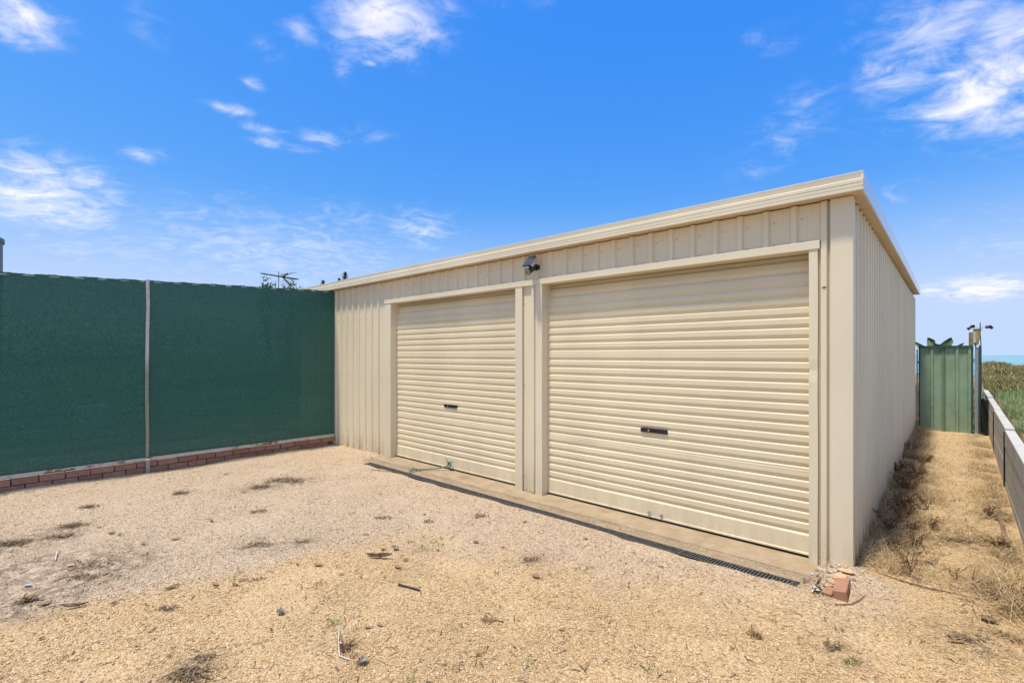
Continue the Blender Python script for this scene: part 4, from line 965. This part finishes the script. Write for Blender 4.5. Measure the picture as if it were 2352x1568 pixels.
def litter(px_, py_, w, dpt, n, label, h=.035, m=M_LITTER, group='heaps of dry plant litter on the gravel', cat='plant litter', name='litter_heap', rad=(.0018, .0055)):
    n = int(n*.75); c = at(px_, py_); wx = RT; sc = (CAMZ)*F/(py_-815)/F
    u = np.clip(rng.normal(0, .42, n), -.7, .7)*w*sc; v = np.clip(rng.normal(0, .42, n), -.7, .7)*dpt*sc*3
    x = c.x+u*RT[0]+v*FW[0]; y = c.y+u*RT[1]+v*FW[1]; P = np.stack([x, y, yard_z(x, y)+rng.uniform(0, h*.35, n)], -1)
    V, S, L = blades(P, rng.uniform(.4, 1.3, n)*h, rng.uniform(*rad, n), rng.uniform(.9, 3.0, n))
    o = link(name, npmesh(name, V-np.array([c.x, c.y, 0]), S, L), m); o.location = (c.x, c.y, 0); return props(o, label, cat, group)
HEAPS = [(2200, 1238, 66, 7, 260, 'grey brown litter band across the alley', .03), (2290, 1190, 26, 10, 120, 'litter heap by the middle of the retaining wall', .03), (2318, 1285, 24, 10, 120, 'litter heap beside the near end of the timber strip', .03), (2130, 1290, 40, 6, 120, 'thin litter below the alley weeds', .025), (655, 1102, 62, 8, 330, 'long dark litter heap lying nearest the left door', .04), (600, 1116, 28, 7, 170, 'dark litter heap at the left end of the long heap', .04), (416, 1132, 22, 5, 110, 'small brown litter heap before the fence post', .03),
         (594, 1173, 24, 5, 90, 'thin litter heap mid yard below the long heap', .025), (204, 1162, 26, 5, 130, 'brown litter heap nearest the brick edging', .035), (165, 1208, 40, 7, 190, 'brown litter heap with curled bits, left of the yard', .04),
         (134, 1233, 34, 6, 150, 'flat brown litter heap below the other left heap', .03), (35, 1245, 42, 8, 210, 'brown litter heap at the left picture edge', .04), (208, 1296, 60, 13, 230, 'wide grey litter patch on the left of the yard', .02),
         (190, 1323, 60, 8, 170, 'dark thin litter patch below the wide grey patch', .02), (594, 1250, 42, 8, 150, 'grey scattered litter patch in the middle of the yard', .018), (693, 1246, 20, 4, 70, 'dark litter patch right of the middle grey patch', .02),
         (61, 1377, 24, 6, 110, 'dark crumpled litter clump at the lower left', .04), (386, 1396, 30, 5, 90, 'thin grey litter streak on the yellow gravel', .018), (433, 1551, 46, 9, 210, 'feathery brown litter frond at the bottom edge', .03),
         (468, 1512, 22, 6, 80, 'small brown litter clump above the bottom frond', .025), (1219, 1287, 24, 5, 80, 'brown litter clump in line with the pier', .025), (1105, 1183, 24, 6, 60, 'faint brown litter near the drain', .025), (580, 1327, 40, 4, 60, 'thin litter streak beside green weeds', .015), (1915, 1483, 24, 7, 70, 'brown litter clump below the loose brick', .022),
         (985, 1195, 18, 4, 50, 'small dark litter clump left of the weeds', .02), (880, 1188, 26, 5, 60, 'brown litter clump midway to the drain', .025), (2230, 1470, 60, 8, 120, 'grey litter patch at the right picture edge', .02)]
for h_ in HEAPS: litter(*h_[:5], h_[5], h_[6])
def tuft(px_, py_, n, h, m, label, group, spread=.022, w=(.0012, .0028), cat='weed', name='weed_tuft', lean=(.2, 1.3)):
    c = at(px_, py_); x = c.x+spread*np.clip(rng.normal(0, 1, n), -1.3, 1.3); y = c.y+spread*np.clip(rng.normal(0, 1, n), -1.3, 1.3); P = np.stack([x, y, yard_z(x, y)-.003], -1)
    V, S, L = blades(P, rng.uniform(.4, 1.1, n)*h, rng.uniform(*w, n), rng.uniform(*lean, n))
    o = link(name, npmesh(name, V-np.array([c.x, c.y, 0]), S, L), m); o.location = (c.x, c.y, 0); return props(o, label, cat, group)
for (a, c_, n, h) in [(808, 1180, 14, .05), (966, 1258, 14, .055), (992, 1245, 10, .05), (975, 1236, 10, .05), (1010, 1236, 8, .05), (953, 1271, 8, .045), (1003, 1255, 8, .04), (1035, 1262, 8, .035), (988, 1262, 7, .04), (945, 1245, 7, .04), (282, 1227, 20, .04), (468, 1277, 14, .03), (550, 1313, 16, .035), (540, 1325, 16, .025), (275, 1323, 16, .035), (914, 1336, 18, .03), (819, 1440, 14, .04), (1049, 1443, 14, .03), (945, 1554, 20, .04), (1079, 1203, 10, .05), (1150, 1190, 12, .03), (1240, 1225, 8, .04), (1058, 1258, 10, .025), (1101, 1498, 10, .025), (1141, 1393, 8, .025), (1214, 1528, 10, .03), (1320, 1302, 8, .03), (1283, 1345, 8, .025), (1860, 1520, 10, .02), (1690, 1490, 10, .03), (1500, 1540, 12, .03), (1380, 1420, 8, .025), (650, 1570, 12, .03), (300, 1470, 8, .02), (775, 1300, 8, .03), (1158, 1400, 8, .03)]:
    tuft(a, c_, n, h*1.15, M_WEED, where(a, c_, 'small green weed'), 'green weeds in the gravel')
for (a, c_, n, h, l) in [(797, 1482, 70, .085, 'dry brown tuft inside the bent white wire'), (812, 1500, 40, .05, 'low dry tuft beside the bent white wire'), (769, 1428, 26, .055, 'olive upright tuft above the bent white wire'), (735, 1338, 34, .06, 'dry pointed tuft in the middle foreground'), (1119, 1421, 40, .055, 'dry brown tuft right of the black tube'), (1735, 1458, 60, .055, 'dark brown dry tuft below the drain end'), (1960, 1519, 40, .04, 'dry olive tuft at the bottom right'), (1051, 1526, 40, .03, 'low brown tuft near the bottom centre'), (991, 1442, 26, .035, 'thin dry tuft with one tall strand'), (1922, 1444, 8, .06, 'tiny upright dry sprig below the loose brick'), (1490, 1390, 30, .03, 'faint dry tuft on the open gravel before the large door'), (1110, 1250, 24, .03, 'pale dry tuft beside the green weeds'), (1850, 1338, 20, .07, 'dry sprig standing by the right end of the drain')]:
    tuft(a, c_, n, h, M_DEAD if 'brown' in l or 'sprig' in l else M_STRAW if 'olive' not in l else M_WEED, l, 'dry tufts in the gravel', cat='dry tuft', name='dry_tuft')
# green strip of weeds along the brick edging and drain
for (a, c_, n) in [(12, 1133, 30), (60, 1127, 14), (640, 1035, 30), (620, 1041, 24), (600, 1046, 14), (690, 1026, 18), (700, 1024, 14), (230, 1105, 10), (872, 1040, 14), (905, 1048, 8), (850, 1063, 16)]:
    tuft(a, c_+3, n, .06, M_WEED, where(a, c_, 'low green weed along the edge'), 'green weeds along the edges', .05)

def leaf(px_, py_, l, w, yaw, curl, label, m=M_LEAF, group='dry leaves on the gravel', name='dry_leaf', cat='leaf', lift=.006):
    c = at(px_, py_); z0 = yz(c.x, c.y)+lift; b = MB()
    ca, sa = math.cos(yaw), math.sin(yaw); dir_ = (RT[0]*ca+FW[0]*sa, RT[1]*ca+FW[1]*sa); sd_ = (-dir_[1], dir_[0])
    jg = random.Random(int(px_*7+py_)); jit = [jg.uniform(-1, 1) for _ in range(60)]; ja = .22 if 'crumpled' in name else .10
    def fn(u, v):
        jj = jit[(int(u*8)*5+int(v*4)) % 60]*w*ja
        s_ = (u-.5)*l+jj; ww = w*max(.05, math.sin(math.pi*min(.98, max(.02, u)))**.7); q_ = (v-.5)*2
        an_ = q_*curl; yy = ww*math.sin(an_)/max(curl, .1); zz_ = ww*(1-math.cos(an_))/max(curl, .1)+.25*l*(u-.5)**2*2*min(1, curl)+abs(jj)*1.6+w*.5*jit[50]*(u-.5)*q_
        return (dir_[0]*s_+sd_[0]*yy, dir_[1]*s_+sd_[1]*yy, zz_)
    b.grid(fn, 8, 4); o = b.build(name, m); o.location = (c.x, c.y, z0); return props(o, label, cat, group)
leaf(872, 1281, .20, .035, -.08, 1.9, 'long curled brown bark piece in the middle of the yard', M_BARK, None, 'bark_curl', 'bark', .012)
leaf(856, 1276, .11, .018, .05, 1.5, 'thin bark flake lying against the long curled bark', M_BARK, None, 'bark_curl', 'bark')
leaf(173, 1393, .14, .022, .35, 1.6, 'curled brown bark strip at the lower left', M_BARK, None, 'bark_curl', 'bark', .01)
leaf(908, 1262, .045, .035, .9, 1.0, 'crumpled silver grey scrap right of the curled bark', M_GREY, None, 'crumpled_scrap', 'scrap', .014)
leaf(644, 1406, .045, .030, .3, 1.0, 'crumpled pale grey leaf on the yellow gravel', M_GREY, None, 'crumpled_scrap', 'scrap', .012)
leaf(832, 1518, .055, .030, .5, 1.1, 'folded grey brown leaf right of the bent white wire', M_GREY, None, 'crumpled_scrap', 'scrap', .010)
for (a, c_, l, w, yw) in [(394, 1348, .085, .018, .1), (494, 1339, .085, .018, .25), (784, 1320, .06, .014, -.1), (403, 1236, .09, .014, .1), (256, 1227, .08, .016, 0), (485, 1197, .08, .014, .1), (559, 1130, .12, .02, .3), (880, 1263, .05, .016, -.1), (932, 1288, .055, .016, .2), (914, 1305, .07, .014, .3), (1231, 1327, .08, .02, -.1), (840, 1229, .09, .014, .3), (730, 1299, .09, .015, 0), (683, 1297, .05, .012, 0), (100, 1389, .08, .016, .2), (61, 1380, .08, .03, .1), (228, 1211, .05, .014, .2), (330, 1250, .06, .012, .5), (1093, 1246, .08, .018, 0), (1155, 1256, .05, .014, 0), (845, 1437, .08, .014, .2), (872, 1432, .05, .016, -.2), (388, 1507, .04, .012, 1.1), (1006, 1263, .05, .010, 0), (1520, 1300, .05, .012, -.4), (1290, 1447, .04, .012, .3), (2215, 1405, .07, .015, -.4), (2200, 1480, .1, .012, .1), (97, 1463, .04, .014, .3), (262, 1387, .04, .014, .6), (540, 1340, .05, .012, .7), (1205, 1200, .06, .014, .1), (975, 1180, .05, .012, .2), (520, 1090, .07, .015, .1), (1345, 1240, .05, .012, .1)]:
    leaf(a, c_, l*random.uniform(.7, 1.15), w*random.uniform(.7, 1.4), yw+random.uniform(-.9, .9), random.uniform(.7, 1.5), where(a, c_, 'small curled brown leaf' if l < .085 else 'long curled brown leaf'))
# remaining tiny fragments: dark chips
n = 2200; rr = np.exp(rng.uniform(math.log(2.1), math.log(9), n)); aa = rng.uniform(R(-52), R(50), n)
px = CAMX+rr*(np.cos(aa)*FW[0]+np.sin(aa)*RT[0]); py = CAMY+rr*(np.cos(aa)*FW[1]+np.sin(aa)*RT[1]); ok = (px > -7.6) & (px < .95) & (py < -.55); px, py = px[ok], py[ok]
V, S, L = blades(np.stack([px, py, yard_z(px, py)+.004], -1), rng.uniform(.008, .035, len(px)), rng.uniform(.0012, .004, len(px)), rng.uniform(1.5, 4, len(px)))
stuff('leaf_fragments', V, S, L, M_LITTER, 'tiny brown plant fragments strewn over the gravel', 'litter')
tb = thing('black_tube', 'short black plastic tube lying on the gravel', 'tube', tuple(at(940, 1349)))
p0, p1 = at(917, 1344), at(964, 1355); p0.z = yz(p0.x, p0.y)+.011; p1.z = yz(p1.x, p1.y)+.011
b = MB(); b.tube([p0, p0.lerp(p1, .5)+Vector((0, 0, .001)), p1], .0065, 10); b.build('tube_body', M_BLACK, tb); b = MB(); b.tube([p0-(p1-p0)*.02, p0+(p1-p0)*.03], .0085, 10); b.build('tube_end', M_BLACK, tb)
ww = thing('white_wire', 'bent white plastic wire sticking out of the gravel', 'wire', tuple(at(790, 1480)))
b = MB(); q0, q1, q2, q3 = at(780, 1502), at(778, 1478), at(779, 1440), at(804, 1512)
for q_ in (q0, q1, q2, q3): q_.z = yz(q_.x, q_.y)+.010
q1.z += .012; b.tube([q2, q1, q0, q0+(q3-q0)*.2, q3], .0032, 8); b.tube([q1, q1+(q3-q0)*.45+Vector((0, 0, .005))], .0040, 8); b.build('strand', M_WHITE, ww)
st = thing('white_straw', 'thin white stick lying on the gravel at the left', 'stick', tuple(at(129, 1279)))
p0, p1 = at(131, 1270), at(127, 1288); p0.z = yz(p0.x, p0.y)+.02; p1.z = yz(p1.x, p1.y)+.012; b = MB(); b.tube([p0, p1], .0045, 8); b.build('stick', M_WHITE, st)
st = thing('white_straw', 'small white sliver on the gravel near the fence', 'stick', tuple(at(425, 1116)))
p0, p1 = at(420, 1114), at(430, 1118); p0.z = yz(p0.x, p0.y)+.012; p1.z = yz(p1.x, p1.y)+.012; b = MB(); b.tube([p0, p1], .0045, 6); b.build('stick', M_WHITE, st)
leaf(63, 1343, .055, .018, .1, .8, 'pale blue scrap of wrapper at the lower left', simple('blue_wrapper', (0.34, 0.47, 0.48), .5, .4), None, 'wrapper', 'scrap', .008)
leaf(165, 1299, .07, .016, .2, .8, 'pale cream flake on the wide grey litter patch', M_RUBBLE, None, 'wrapper', 'scrap', .008)
tw = thing('twig', 'long thin twig curving over the gravel right of the loose brick', 'twig', tuple(at(1950, 1388)))
P_ = [at(1917, 1391), at(1935, 1391), at(1955, 1389), at(1972, 1384), at(1988, 1374)]
for q_ in P_: q_.z = yz(q_.x, q_.y)+.009
b = MB(); b.tube(P_, [.004, .0035, .0035, .003, .002], 6); b.build('stick', M_WOOD, tw)
tw = thing('twig', 'long straw twig lying across the mouth of the alley', 'twig', tuple(at(2130, 1345)))
P_ = [at(2010, 1316), at(2050, 1330), at(2090, 1341), at(2140, 1352), at(2185, 1362), at(2250, 1378)]
for q_ in P_: q_.z = yz(q_.x, q_.y)+.010
b = MB(); b.tube(P_, [.003, .004, .005, .005, .004, .002], 6); b.build('stick', M_WOOD, tw)
tw = thing('twig', 'thin dark twig lying left of the drain end', 'twig', tuple(at(850, 1072)))
P_ = [at(853, 1080), at(875, 1081), at(900, 1083), at(915, 1084)]
for q_ in P_: q_.z = yz(q_.x, q_.y)+.012
b = MB(); b.tube(P_, .004, 6); b.build('stick', M_WOOD, tw)
for o in bpy.data.objects:
    if '_o' in o: del o['_o']
